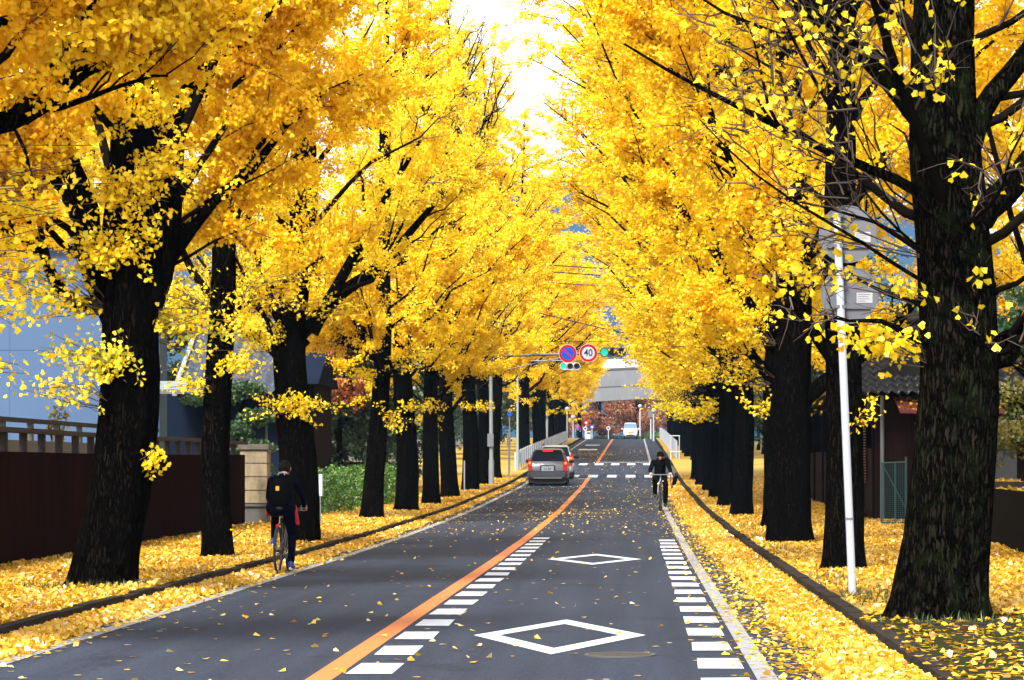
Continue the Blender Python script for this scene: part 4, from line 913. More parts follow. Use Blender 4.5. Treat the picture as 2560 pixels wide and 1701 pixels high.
# ------------------------------------------------------------------ concrete footbridge beyond the crest
D = 330.0
o = empty('footbridge', (0, D, float(zr(D)))); tag(o, 'pale concrete bridge with a deep girder spanning the road beyond the crest', 'bridge')
zl, zu, zt = P(1500, 999, D).z - o.location.z, P(1500, 965, D).z - o.location.z, P(1500, 918, D).z - o.location.z
def tilt(x): return -x * .05
for nm, x0, x1, za, zb_, y0, y1 in (('girder', -22, 20, zl, zu, 0, 3.2), ('parapet', -22, 20, zu, zt, .25, .6)):
    mb = MB(); vs = []
    for y in (y0, y1): vs += [(x0, y, za - tilt(x0)), (x1, y, za - tilt(x1)), (x1, y, zb_ - tilt(x1)), (x0, y, zb_ - tilt(x0))]
    mb.add(vs, [(0, 1, 2, 3), (7, 6, 5, 4), (0, 4, 5, 1), (3, 2, 6, 7), (1, 5, 6, 2), (0, 3, 7, 4)]); mb.build(nm, CONC, o)
mb = MB()
for za, dz, y0 in ((zu - .02, .10, -.04), (zt - .25, .24, .18)):
    vs = []
    for y in (y0, y0 + .3): vs += [(-22, y, za - tilt(-22)), (20, y, za - tilt(20)), (20, y, za + dz - tilt(20)), (-22, y, za + dz - tilt(-22))]
    mb.add(vs, [(0, 1, 2, 3), (7, 6, 5, 4), (0, 4, 5, 1), (3, 2, 6, 7), (1, 5, 6, 2), (0, 3, 7, 4)])
mb.build('ledge', CONCD, o)
for x in (-10.5, 7.5):
    mb = MB(); mb.box((x - .6, .6, 0), (x + .6, 2.6, zl - tilt(x)), 0, .05); mb.build('pier', CONC, o)
mb = MB(); mb.prism([(-7, zt - .2), (4.0, zt - .2), (1.2, zt + 1.0), (-3.2, zt + 1.0)], 1.4, 1.7, 'y'); mb.build('hood', mat('white_panel', (.40, .41, .43), .6), o)
# street lamps and signs round the crest
def lamp(u, vt, d, label, arm=False):
    b = P(u, 1100, d); b.z = float(zr(d)); o = empty('street_lamp', b); tag(o, label, 'street lamp'); h = P(u, vt, d).z - b.z
    mb = MB(); mb.tube([(0, 0, 0), (0, 0, h)], [.09, .06], 10); mb.build('pole', STEELW, o)
    mb = MB()
    if arm: mb.box((-.28, -.18, h - .1), (.28, .3, h + .75), 0, .04); mb.build('housing', STEELG, o)
    else: mb.ball((0, 0, h + .1), .24, 14); mb.build('globe', SWHITE, o)
lamp(1600, 1018, 345, 'slim white street lamp with a round globe behind the small van')
lamp(1634, 1030, 262, 'white lamp post with a round head at the far end of the picket railing')
lamp(1627, 1043, 290, 'white post with a grey box on top at the far end of the picket railing', True)
lamp(1418, 1026, 262, 'white post at the far end of the panel railing, topmost in leaves')
lamp(1433, 1046, 275, 'pale post beside the dark trunk at the crest')
def roundsign(u, v, d, r, cols, label, ph=None):
    b = P(u, 1100, d); b.z = float(zr(d)); o = empty('road_sign', b); tag(o, label, 'sign'); h = P(u, v, d).z - b.z
    mb = MB(); mb.tube([(0, .05, 0), (0, .05, h)], .045, 8); mb.build('post', STEELW, o)
    mb = MB(); mb.disc((0, 0, h), r, 'y', .02, 24); pl = mb.build('sign_plate', cols[0], o)
    mb = MB(); mb.disc((0, -.006, h), r * .55, 'y', .005, 24); mb.build('symbol', cols[1], pl)
roundsign(1465, 1057, 300, .26, (SRED, SWHITE), 'red and white round sign beside the dark trunk at the crest')
roundsign(1463, 1072, 296, .22, (SWHITE, SBLUE), 'white sign with a blue centre below the red round sign')
roundsign(1480, 1068, 312, .26, (SBLUE, SWHITE), 'blue and white sign right of the dark trunk at the crest')
roundsign(1521, 1071, 318, .24, (SWHITE, CONCD), 'small white sign standing before the rust coloured trees')
o = empty('white_box', (X(1471, 300), 300, float(zr(300)))); tag(o, 'white kiosk box beneath the red sign at the crest', 'box'); mb = MB(); mb.box((-.2, -.2, 0), (.25, .2, .85), 0, .03); mb.build('cabinet', STEELW, o); mb = MB(); mb.box((-.15, -.22, .55), (.2, -.201, .75)); mb.build('panel', CONCD, o)

# ------------------------------------------------------------------ vehicles
GLASS = mat('dark_car_glass', (.003, .006, .016), .25, spec=.10); TYRE = mat('tyre_rubber', (.012, .012, .012), .85); RIM = mat('alloy_rim', (.40, .41, .43), .35, metal=.6)
TAIL = mat('tail_lamp_red', (.45, .008, .008), .25); BRAKE = mat('lit_brake_lamp', (.85, .012, .012), .3, emit=.35); AMBER = mat('lit_amber_lamp', (1.0, .18, .015), .3, emit=.6)
CHROME = mat('chrome', (.5, .5, .52), .2, metal=.9); PLATEW = mat('number_plate_white', (.34, .37, .44), .5); PLATEY = mat('number_plate_yellow', (.80, .52, .02), .5)
GREEN_INK = mat('plate_green', (.02, .10, .06), .5); HEADL = mat('headlamp_glass', (.55, .58, .62), .12, spec=.8)
def car(name, loc, rz, st, paintm, label, spec):
    """st: stations along the car, y from the tail: (y, z_bottom, z_belt, z_top, half_sill, half_belt, half_top)"""
    o = empty(name, loc, rz); tag(o, label, 'car' if name != 'small_van' else 'van')
    mb = MB(); rows = []
    for (y, zb, zm, zt, ws, wm, wt) in st:
        half = [(0, zb), (ws * .90, zb), (ws, zb + .10), (wm + .012, (zb + zm) / 2), (wm, zm), (wt + (wm - wt) * .45, zm + (zt - zm) * .55), (wt, zt - .035 - .02 * (zt > 1.2)), (wt * .86, zt), (0, zt + .015)]
        rows.append([(x, y, z) for x, z in half] + [(-x, y, z) for x, z in half[-2:0:-1]])
    n = len(rows[0]); vs = [p for r_ in rows for p in r_]
    fs = [(i * n + j, i * n + (j + 1) % n, (i + 1) * n + (j + 1) % n, (i + 1) * n + j) for i in range(len(rows) - 1) for j in range(n)]
    mb.add(vs, fs, 0, True); mb.add(rows[0], [tuple(range(n))], 0); mb.add(rows[-1], [tuple(range(n - 1, -1, -1))], 0)
    body = mb.build('body', paintm, o)
    def at(y):
        ys_ = [s[0] for s in st]; return [float(np.interp(y, ys_, [s[k] for s in st])) for k in range(7)]
    def face_panel(nm, y0, y1, f0, f1, k0, k1, m, par=o, off=.006):
        """panel on the sloping tail, screen or bonnet between stations y0,y1, width fractions"""
        a, b = at(y0), at(y1); q = MB(); d = off if y1 > y0 else -off
        nrm = Vector((0, -(b[3] - a[3]), (b[0] - a[0]))).normalized() * off
        if nrm.z < 0: nrm = -nrm
        pts = [(a[6] * f0, a[0], a[3] + .015), (a[6] * f1, a[0], a[3] + .015), (b[6] * k1, b[0], b[3] + .015), (b[6] * k0, b[0], b[3] + .015)]
        top = [Vector(p) + nrm for p in pts]; q.add([*top, *[Vector(p) - nrm * 2 for p in pts]], [(0, 1, 2, 3), (0, 4, 5, 1), (1, 5, 6, 2), (2, 6, 7, 3), (3, 7, 4, 0)]); return q.build(nm, m, par)
    def side_panel(nm, ys_, s, m, lo=.06, hi=.10, par=o):
        q = MB(); vs = []
        for y in ys_:
            a = at(y); zm, zt, wm, wt = a[2], a[3], a[5], a[6]
            for t in (lo, 1 - hi):
                z = zm + (zt - .05 - zm) * t; f = (z - zm) / (zt - zm)
                x = wm + (wt - wm) * (f / .55 * .55 if f < .55 else .55 + (f - .55) / .45 * .45)
                vs.append((s * (x + .010), y, z))
        q.add(vs, [(2 * i, 2 * i + 2, 2 * i + 3, 2 * i + 1) for i in range(len(ys_) - 1)]); return q.build(nm, m, par)
    for y in spec['axles']:
        for s in (-1, 1):
            wx = at(y)[4] * 1.0; r = spec['wr']
            w_ = empty('wheel', (0, 0, 0)); bpy.data.objects.remove(w_)
            q = MB(); q.torus((s * (wx - .09), y, r), r - .075, .085, 'x', 28, 8); q.disc((s * (wx - .09) - .06, y, r), r - .07, 'x', .12, 28); wh = q.build('wheel', TYRE, o)
            q = MB(); q.disc((s * (wx - .012) - .01, y, r), r * .62, 'x', .02, 24); q.build('rim', RIM, wh)
            q = MB(); q.ring((s * (wx + .004) - .004, y, r + .02), r + .005, r + .05, 'x', .008, 28); q.build('wheel_arch', BLACKM, o)
    return o, body, at, face_panel, side_panel
GREYP = mat('grey_metallic_paint', (.070, .075, .098), .32, metal=.2, spec=.4, coat=.3); WHITEP = mat('white_car_paint', (.50, .54, .60), .28, coat=.6)
wagon = [(.00, .34, .62, .66, .74, .76, .74), (.05, .30, .80, .84, .80, .83, .80), (.14, .28, .96, 1.02, .83, .845, .80), (.50, .27, .98, 1.52, .845, .85, .60), (.95, .26, .98, 1.585, .85, .85, .61), (1.9, .25, .96, 1.59, .85, .85, .62),
         (2.6, .25, .95, 1.55, .85, .85, .61), (3.45, .25, .93, 1.02, .85, .845, .74), (4.1, .26, .80, .88, .82, .83, .70), (4.40, .30, .64, .70, .76, .78, .66), (4.52, .36, .50, .54, .62, .66, .60)]
def estate(loc, paintm, label, rails=False, plate=True):
    o, body, at, fp, sp = car('estate_car', loc, 0, wagon, paintm, label, dict(axles=(.85, 3.62), wr=.32))
    rw = fp('rear_window', .17, .47, -.92, .92, -.97, .97, GLASS)
    q = MB(); a = at(.17); q.tube([(-.10, .16, a[3] + .03), (.28, .14, a[3] + .06)], .008, 6); q.build('wiper', BLACKM, rw)
    if plate: q = MB(); q.box((-.22, .40, 1.475), (.22, .50, 1.54), 0, .01); q.build('high_brake_lamp', BRAKE, o)
    q = MB(); q.box((-.60, .44, 1.525), (.60, .66, 1.565), 0, .012); q.build('spoiler', paintm, o)
    for s in (-1, 1):
        q = MB(); pts = [(s * .66, -.01, .66), (s * .825, .01, .66), (s * .875, .10, .95), (s * .815, .22, 1.20), (s * .74, .19, 1.20), (s * .685, .04, .95)]
        back = [(p[0], p[1] + .18, p[2]) for p in pts]; fr = [(p[0], p[1] - .03, p[2]) for p in pts]; n = 6
        q.add(fr + back, [tuple(range(6)), tuple(range(11, 5, -1))] + [(j, 6 + j, 6 + (j + 1) % 6, (j + 1) % 6) for j in range(6)]); tl = q.build('tail_light', TAIL, o)
        q = MB(); q.ball((s * .775, .035, .985), .050, 12, 0, (1, .9, 1.3)); q.build('lit_bulb', AMBER, tl)
        q = MB(); q.ball((s * .96, 3.05, 1.02), .11, 12, 0, (1.15, .6, .8)); q.tube([(s * .84, 3.05, .99), (s * .95, 3.05, 1.0)], .03, 6); q.build('mirror', BLACKM, o)
        sp('rear_quarter_window', np.linspace(.52, 1.15, 5), s, GLASS); sp('rear_door_window', np.linspace(1.21, 2.02, 5), s, GLASS); sp('front_door_window', np.linspace(2.08, 2.95, 5), s, GLASS)
        if rails:
            q = MB(); q.tube([(s * .60, .75, 1.58), (s * .60, .85, 1.65), (s * .60, 2.3, 1.65), (s * .60, 2.42, 1.58)], .02, 8); q.build('roof_rail', BLACKM, o)
        q = MB(); q.box((s * .845 - .012, .98, .30), (s * .845 + .012, 3.2, .36)); q.build('sill_trim', BLACKM, o)
    q = MB(); q.box((-.74, -.045, .36), (.74, .06, .56), 0, .035); bmp = q.build('bumper', paintm, o)
    q = MB(); q.box((-.62, -.052, .325), (.62, .04, .365), 0, .012); q.build('bumper_strip', mat('bright_trim', (.35, .36, .38), .3, metal=.5), bmp)
    q = MB(); q.box((-.78, .10, .13), (.78, 4.2, .33)); q.build('underbody_shade', BLACKM, o)  # black underside, made low and wide to stand in for shade beneath the car
    q = MB(); q.box((-.33, .00, .635), (.33, .06, .885), 0, .01); q.build('plate_recess', BLACKM, o)
    q = MB(); q.box((-.27, -.018, .645), (.27, .0, .865), 0, .006); pl = q.build('number_plate', PLATEW, o)
    if plate:
        text('plate_number', '31-87', .15, (.0, -.0195, .725), (R(90), 0, 0), GREEN_INK, pl, .95); text('plate_number', '500', .05, (.03, -.0195, .825), (R(90), 0, 0), GREEN_INK, pl)
    q = MB(); q.box((-.30, .035, .893), (.30, .10, .915), 0, .006); q.build('tailgate_handle', CHROME, o)
    q = MB(); q.ring((0, .10, .975), .026, .036, 'y', .01, 18); q.build('badge', CHROME, o)
    fp('windscreen', 2.66, 3.38, -.95, .95, -.92, .92, GLASS)
    return o
estate((-3.77, 118.5, float(zr(120))), GREYP, 'grey estate car with its red brake lights on, stopped before the crossing')
estate((-3.80, 130.2, float(zr(132)) + .03), WHITEP, 'white estate car with roof rails just ahead of the grey one', rails=True, plate=False)
for o in [q for q in bpy.data.objects if q.name.startswith('estate_car')]:
    y = o.location.y; o.rotation_euler.x = math.atan2(float(zr(y + 3.6) - zr(y + .8)), 2.8); o.location.z = float(zr(y + .8)) - .8 * math.tan(o.rotation_euler.x)
van = [(.0, .36, .55, .60, .58, .62, .60), (.06, .28, .78, .84, .68, .70, .66), (.30, .24, .95, 1.02, .715, .72, .66), (.75, .24, 1.02, 1.13, .73, .735, .66), (1.45, .24, 1.05, 1.66, .735, .735, .585), (1.8, .24, 1.05, 1.74, .735, .735, .60), (3.1, .24, 1.05, 1.74, .735, .735, .60), (3.35, .28, 1.0, 1.5, .72, .72, .60), (3.4, .36, .9, 1.0, .68, .68, .6)]
o, body, at, fp, sp = car('small_van', (X(1576, 287), 287, float(zr(287)) + .0), 0, van, WHITEP, 'small white van with a yellow number plate coming over the crest', dict(axles=(.55, 2.9), wr=.28))
fp('windscreen', .80, 1.42, -.96, .96, -.95, .95, mat('bright_windscreen', (.10, .18, .26), .08, spec=.9))
q = MB(); q.box((-.165, -.02, .50), (.165, .0, .665), 0, .005); q.build('number_plate', PLATEY, o)
q = MB(); q.box((-.36, .0, .70), (.36, .06, .80), 0, .01); q.build('grille', BLACKM, o); q = MB(); q.box((-.45, -.0, .34), (.45, .04, .46), 0, .01); q.build('lower_grille', BLACKM, o)
for s in (-1, 1):
    q = MB(); pts = [(s * .40, .0, .74), (s * .66, .07, .78), (s * .70, .24, .95), (s * .52, .12, .86)]; q.add(pts + [(p[0], p[1] + .1, p[2]) for p in pts], [(0, 1, 2, 3), (7, 6, 5, 4)] + [(j, 4 + j, 4 + (j + 1) % 4, (j + 1) % 4) for j in range(4)]); q.build('headlight', HEADL, o)
    q = MB(); q.ball((s * .86, .95, 1.08), .10, 12, 0, (1.1, .6, 1.0)); q.tube([(s * .72, .95, 1.05), (s * .84, .95, 1.07)], .03, 6); q.build('mirror', WHITEP if s > 0 else WHITEP, o)
    sp('front_door_window', np.linspace(1.1, 1.9, 5), s, GLASS); sp('rear_door_window', np.linspace(1.96, 3.0, 5), s, GLASS)

# ------------------------------------------------------------------ people and bicycles
SKIN = mat('skin', (.55, .32, .23), .6); HAIR = mat('black_hair', (.004, .0035, .0035), .8, spec=.1); NAVY = mat('navy_tracksuit', (.002, .002, .010), .95, spec=.04, noise=.3, nscale=12)
BLACKC = mat('black_cloth', (.003, .003, .003), .95, spec=.04, noise=.3, nscale=10); REDC = mat('red_stripe', (.50, .015, .02), .8); SHOE = mat('blue_shoe', (.02, .03, .20), .7); SOLE = mat('pale_sole', (.6, .6, .6), .7); BLACKSHOE = mat('black_shoe', (.012, .012, .012), .6)
PURPLE = mat('purple_jacket', (.16, .06, .20), .8); LIPS = mat('lips', (.40, .16, .14), .6); EYEM = mat('dark_eye', (.01, .01, .01), .3)
def person(caps, mats, parent_loc, rz, label, voxel=.009, sc=1.0):
    """one continuous body: tapered capsules fused by a voxel remesh; clothing colours from the nearest capsule. caps: (a, b, ra, rb, mat)"""
    mb = MB()
    for a, b, ra, rb, m in caps:
        a, b = Vector(a), Vector(b); k = 12; mb.ball(a, ra, k); mb.ball(b, rb, k)
        if (b - a).length > 1e-5: mb.tube([a, b], [ra, rb], k)
    me = bpy.data.meshes.new('raw'); me.from_pydata(mb.v, [], mb.f); bm = bmesh.new(); bm.from_mesh(me); bmesh.ops.recalc_face_normals(bm, faces=bm.faces); bm.to_mesh(me); bm.free()
    t_ = bpy.data.objects.new('tmp', me); COL.objects.link(t_)
    md = t_.modifiers.new('fuse', 'REMESH'); md.mode = 'VOXEL'; md.voxel_size = voxel; md.use_smooth_shade = True
    sm = t_.modifiers.new('smooth', 'SMOOTH'); sm.iterations = 2; sm.factor = .5
    bpy.context.view_layer.update()
    out = bpy.data.meshes.new_from_object(t_.evaluated_get(bpy.context.evaluated_depsgraph_get())); bpy.data.objects.remove(t_)
    out.name = 'person'; n = len(out.polygons); c = np.zeros(n * 3); out.polygons.foreach_get('center', c); c = c.reshape(-1, 3)
    best = np.full(n, 1e9); mi = np.zeros(n, int)
    for a, b, ra, rb, m in caps:
        a, b = np.array(a, float), np.array(b, float); d = b - a; L = max(d @ d, 1e-9); t = np.clip(((c - a) @ d) / L, 0, 1)
        dist = np.linalg.norm(c - (a + t[:, None] * d), axis=1) - (ra + (rb - ra) * t); k = dist < best; best[k] = dist[k]; mi[k] = m
    out.materials.clear()
    for m in mats: out.materials.append(m)
    out.polygons.foreach_set('material_index', mi.astype(np.int32)); out.polygons.foreach_set('use_smooth', np.ones(n, bool))
    o = link('person', out); o.location = parent_loc; o.rotation_euler = (0, 0, rz); o.scale = (sc, sc, sc); return tag(o, label, 'person')
def hand(c, fwd, down, side, m, s=1):
    """closed round a bar: palm, four unequal bent fingers, thumb from the side of the palm"""
    c, f, d, r_ = Vector(c), Vector(fwd), Vector(down), Vector(side); out = [(c - f * .035, c + f * .02 + d * .002, .030, .028, m), (c + r_ * .02 - f * .02, c + r_ * .022 + f * .02, .024, .022, m), (c - r_ * .02 - f * .02, c - r_ * .022 + f * .02, .024, .022, m)]
    for k, (off, ln) in enumerate(((.032, .90), (.011, 1.0), (-.011, .95), (-.032, .75))):
        p0 = c + r_ * off + f * .03; p1 = p0 + f * .032 * ln + d * .014; p2 = p1 + d * .030 * ln; p3 = p2 - f * .024 * ln + d * .004
        out += [(p0, p1, .0105, .0095, m), (p1, p2, .0095, .009, m), (p2, p3, .009, .008, m)]
    q0 = c + r_ * .034 - f * .012; q1 = q0 + r_ * .014 + f * .028 + d * .018; q2 = q1 + f * .014 + d * .024 - r_ * .012
    return out + [(q0, q1, .012, .011, m), (q1, q2, .0105, .009, m)]
def head(c, fd, up, mskin, mhair, hood=False):
    c, f, u = Vector(c), Vector(fd).normalized(), Vector(up).normalized(); s = f.cross(u)
    out = [(c + u * .035 - f * .012, c + u * .03 + f * .008, .088, .084, mhair), (c - u * .005 - f * .03, c + u * .01 - f * .02, .088, .09, mhair),
           (c - u * .02 + f * .03, c - u * .075 + f * .052, .066, .040, mskin), (c + u * .005 + f * .042, c - u * .03 + f * .05, .058, .052, mskin),
           (c + f * .093 + u * .002, c + f * .108 - u * .026, .010, .014, mskin)]
    for k in (-1, 1): out.append((c + s * .082 * k - f * .004 + u * .008, c + s * .080 * k - f * .006 - u * .028, .015, .011, mskin))
    return out
def face(o, c, fd, up):
    c, f, u = Vector(c), Vector(fd).normalized(), Vector(up).normalized(); s = f.cross(u); mb = MB()
    for k in (-1, 1): mb.ball(c + f * .090 + s * .032 * k + u * .004, .011, 8, 0)
    mb.build('eye', EYEM, o); mb = MB(); mb.tube([c + f * .093 - u * .058 - s * .022, c + f * .101 - u * .056, c + f * .093 - u * .058 + s * .022], .006, 6); mb.build('mouth', LIPS, o)
BIKERIM = mat('dark_alloy', (.03, .03, .033), .4, metal=.5)
def bicycle(loc, rz, label, colour, bar_z, bar_w, seat_z, lamps=True, crank=0, sporty=True):
    o = empty('bicycle', loc, rz); tag(o, label, 'bicycle'); r = .335; wb = 1.05
    fm = mat('bicycle_frame', colour, .35, coat=.4); bb = (0, .43, .28); head_t, head_b = (0, .82, min(bar_z - .08, .86)), (0, .86, .66); st = (0, .26, seat_z - .12)
    mb = MB(); mb.tube([bb, st], .017, 10); mb.tube([st, head_t], .017, 10); mb.tube([bb, head_b], .02, 10); mb.tube([head_b, head_t], .022, 10)
    for s in (-1, 1): mb.tube([(s * .02, .41, .28), (s * .055, .0, r)], .011, 8); mb.tube([(s * .02, .28, seat_z - .2), (s * .055, 0, r)], .009, 8)
    mb.build('frame', fm, o)
    mb = MB()
    for s in (-1, 1): mb.tube([(s * .045, .87, .63), (s * .05, wb, r)], .013, 8)
    mb.tube([(-.05, .87, .64), (.05, .87, .64)], .018, 8); mb.build('fork', fm, o)
    for y in (0, wb):
        mb = MB(); mb.torus((0, y, r), r - .017, .019, 'x', 40, 8); wh = mb.build('wheel', TYRE, o)
        mb = MB(); mb.ring((-.010, y, r), r - .05, r - .034, 'x', .02, 40); mb.build('rim', BIKERIM, wh)
        mb = MB()
        for k in range(28):
            a = 2 * math.pi * k / 28; mb.tube([(.02 * (-1) ** k, y, r), (0, y + math.cos(a) * (r - .04), r + math.sin(a) * (r - .04))], .0013, 4, caps=False)
        mb.tube([(-.05, y, r), (.05, y, r)], .02, 10); mb.build('spokes', BIKERIM, wh)
        mb = MB(); n = 14; a0, a1 = (R(20), R(170)) if y == 0 else (R(35), R(150)); vs = []
        if not sporty:
            for k in range(n + 1):
                a = a0 + (a1 - a0) * k / n
                for xx in (-.028, .028): vs.append((xx, y + math.cos(a) * (r + .025), r + math.sin(a) * (r + .025)))
            mb.add(vs, [(2 * k, 2 * k + 1, 2 * k + 3, 2 * k + 2) for k in range(n)], 0, True); mb.build('mudguard', BLACKM, o)
    mb = MB(); mb.tube([head_t, (0, .84, bar_z - .01), (0, .89, bar_z)], .016, 8); mb.tube([(-bar_w, .90, bar_z), (-.1, .92, bar_z), (.1, .92, bar_z), (bar_w, .90, bar_z)], .013, 8); hb = mb.build('handlebar', STEELG, o)
    for s in (-1, 1): mb = MB(); mb.tube([(s * (bar_w - .12), .898, bar_z), (s * (bar_w + .01), .895, bar_z)], .018, 10); mb.build('grip', BLACKM, hb)
    for s in (-1, 1): mb = MB(); mb.tube([(s * (bar_w - .1), .91, bar_z), (s * (bar_w - .12), .96, bar_z - .02), (s * (bar_w - .02), .97, bar_z - .03)], .007, 6); mb.build('brake_lever', CHROME, hb)
    mb = MB(); mb.tube([st, (0, .235, seat_z)], .013, 8); mb.build('seat_post', CHROME, o)
    mb = MB(); mb.ball((0, .20, seat_z + .02), .1, 14, 0, (.75, 1.1, .35)); mb.ball((0, .33, seat_z + .02), .05, 10, 0, (.8, 2, .5)); mb.build('saddle', BLACKM, o)
    mb = MB(); ca, sa = math.cos(crank), math.sin(crank)
    for s in (-1, 1):
        e = (s * .095, .43 + s * .17 * ca, .28 + s * .17 * sa); mb.tube([(s * .075, .43, .28), e], .011, 6); mb.box((e[0] - .01 if s > 0 else e[0] - .085, e[1] - .045, e[2] - .011), (e[0] + .085 if s > 0 else e[0] + .01, e[1] + .045, e[2] + .011))
    mb.ring((.045, .43, .28), .055, .085, 'x', .005, 28); mb.tube([(-.08, .43, .28), (.08, .43, .28)], .02, 8); mb.build('crankset', CHROME, o)
    mb = MB(); mb.disc((0, -.06, seat_z - .22), .022, 'y', .012, 14); mb.build('rear_reflector', TAIL, o)
    if lamps: mb = MB(); mb.ball((.07, 1.0, .80), .035, 10); mb.ball((-.06, .97, .88), .022, 10); mb.tube([(0, .95, bar_z - .1), (.07, .98, .80)], .008, 6); mb.build('headlight', HEADL, o)
    return o
# cyclist riding away on the left edge line
yb = 38.35; bpos = (X(695, yb) , yb, float(zr(yb)) + .006)
bicycle(bpos, R(-1.5), 'thin black bicycle with narrow tyres under the cyclist in navy', (.012, .012, .014), .90, .25, .90, False, R(-90), True)
f1 = Vector((.25, .85, .1)).normalized()
caps = [((-.09, .24, .93), (.09, .24, .93), .125, .125, 1), ((0, .26, .96), (0, .38, 1.15), .145, .150, 1), ((0, .38, 1.15), (0, .47, 1.27), .150, .145, 1), ((-.16, .48, 1.29), (.16, .48, 1.29), .072, .072, 1), ((0, .50, 1.32), (0, .55, 1.40), .058, .052, 0),
        ((-.17, .48, 1.29), (-.235, .66, 1.07), .062, .047, 1), ((-.235, .66, 1.07), (-.235, .845, .945), .047, .034, 1), ((.17, .48, 1.29), (.255, .66, 1.07), .062, .047, 1), ((.255, .66, 1.07), (.24, .845, .945), .047, .034, 1),
        ((-.10, .25, .90), (-.135, .62, .84), .098, .070, 1), ((-.135, .62, .84), (-.13, .47, .50), .066, .046, 1), ((.10, .25, .90), (.125, .50, .56), .098, .070, 1), ((.125, .50, .56), (.125, .40, .17), .066, .050, 1),
        ((.195, .27, .94), (.225, .36, .70), .028, .026, 2), ((-.19, .27, .96), (-.215, .40, .82), .028, .026, 2),
        ((-.13, .44, .46), (-.13, .44, .435), .042, .042, 3), ((-.13, .40, .425), (-.135, .56, .435), .040, .032, 3), ((.125, .37, .13), (.125, .37, .11), .042, .042, 3), ((.125, .34, .10), (.13, .51, .085), .040, .032, 3),
        ((-.13, .37, .395), (-.135, .58, .41), .022, .018, 5), ((.125, .31, .062), (.13, .53, .055), .022, .018, 5)]
caps += head((0, .62, 1.475), (.12, .95, -.25), (0, .25, .97), 0, 4)
caps += hand((-.235, .865, .935), (0, .8, -.3), (0, -.2, -.95), (1, 0, 0), 0) + hand((.24, .865, .935), (0, .8, -.3), (0, -.2, -.95), (-1, 0, 0), 0)
pr = person(caps, [SKIN, NAVY, REDC, SHOE, HAIR, SOLE], bpos, R(-1.5), 'cyclist in a navy tracksuit with red side stripes riding away, wearing a black backpack', .0075)
face(pr, (0, .62, 1.475), (.12, .95, -.25), (0, .25, .97))
o = empty('backpack', bpos, R(-1.5)); tag(o, 'black backpack with a small yellow label on the cyclist in navy', 'backpack')
mb = MB(); bm = bmesh.new(); bmesh.ops.create_cube(bm, size=1)
for q in bm.verts:
    x, y, z = q.co; t = z + .5; q.co = Vector((x * (.36 - .05 * t), .20 + .16 * t + y * (.20 - .03 * t) , .90 + .48 * t))
bmesh.ops.bevel(bm, geom=bm.edges[:], offset=.06, segments=4, affect='EDGES'); bm.verts.index_update()
mb.add([q.co[:] for q in bm.verts], [[q.index for q in f.verts] for f in bm.faces], 0, True); bm.free(); bag = mb.build('bag', BLACKC, o)
mb = MB(); mb.box((-.12, .085, .95), (.12, .16, 1.12), 0, .025); mb.build('front_pocket', BLACKC, o)
mb = MB(); mb.box((-.055, .128, 1.165), (-.005, .15, 1.23), 0, .004); lb = mb.build('label', mat('yellow_label', (.80, .48, .05), .6), o)
for s in (-1, 1): mb = MB(); mb.tube([(s * .10, .38, 1.37), (s * .125, .47, 1.375), (s * .135, .57, 1.26), (s * .14, .50, 1.08), (s * .13, .36, .98)], .018, 8); mb.build('strap', BLACKC, o)
mb = MB(); mb.tube([(-.05, .30, 1.385), (-.03, .32, 1.42), (.03, .32, 1.42), (.05, .30, 1.385)], .009, 6); mb.build('carry_loop', mat('grey_webbing', (.3, .3, .32), .8), o)
# cyclist coming towards the camera on the right
yb = 80.4; gz = float(zr(yb)) + .006; bx = X(1650, yb); loc2 = (bx, yb + 1.05, float(zr(yb + 1.05)) + .006)
bicycle(loc2, R(180 + 1.5), 'black bicycle with mudguards and lamps under the cyclist in black', (.012, .012, .012), 1.07, .29, .94, True, R(60), False)
caps = [((-.10, .22, .99), (.10, .22, .99), .135, .135, 1), ((0, .22, 1.02), (0, .30, 1.25), .16, .175, 1), ((0, .30, 1.25), (0, .38, 1.42), .175, .165, 1), ((-.20, .38, 1.43), (.20, .38, 1.43), .088, .088, 1), ((0, .42, 1.47), (0, .47, 1.55), .065, .058, 1),
        ((-.21, .38, 1.43), (-.30, .50, 1.20), .078, .060, 1), ((-.30, .50, 1.20), (-.285, .82, 1.115), .058, .042, 1), ((.21, .38, 1.43), (.30, .50, 1.20), .078, .060, 1), ((.30, .50, 1.20), (.285, .82, 1.115), .058, .042, 1),
        ((-.11, .24, .96), (-.16, .58, .78), .108, .082, 1), ((-.16, .58, .78), (-.15, .50, .28), .080, .070, 1), ((.11, .24, .96), (.16, .66, .90), .108, .082, 1), ((.16, .66, .90), (.155, .52, .52), .080, .070, 1),
        ((-.15, .48, .20), (-.15, .64, .155), .05, .042, 3), ((.155, .50, .47), (.155, .66, .44), .05, .042, 3),
        ((-.18, .20, 1.50), (-.23, .26, 1.46), .085, .075, 1)]
caps += head((0, .52, 1.63), (0, .80, -.62), (0, .62, .80), 0, 4)
caps += hand((-.285, .845, 1.105), (0, .8, -.25), (0, -.2, -.95), (1, 0, 0), 0) + hand((.285, .845, 1.105), (0, .8, -.25), (0, -.2, -.95), (-1, 0, 0), 0)
pr = person(caps, [SKIN, BLACKC, BLACKC, BLACKSHOE, HAIR, SOLE], loc2, R(181.5), 'cyclist in black with head bowed, riding towards the camera by the leaf drift', .009)
face(pr, (0, .52, 1.63), (0, .80, -.62), (0, .62, .80))
mb = MB(); c = Vector((0, .505, 1.66)); mb.ball(c, .108, 18, 0, (1, 1.1, .92)); mb.build('cap', BLACKC, pr)
mb = MB(); mb.ball((.075, .57, 1.66), .013, 8); mb.build('cap_button', SOLE, pr)
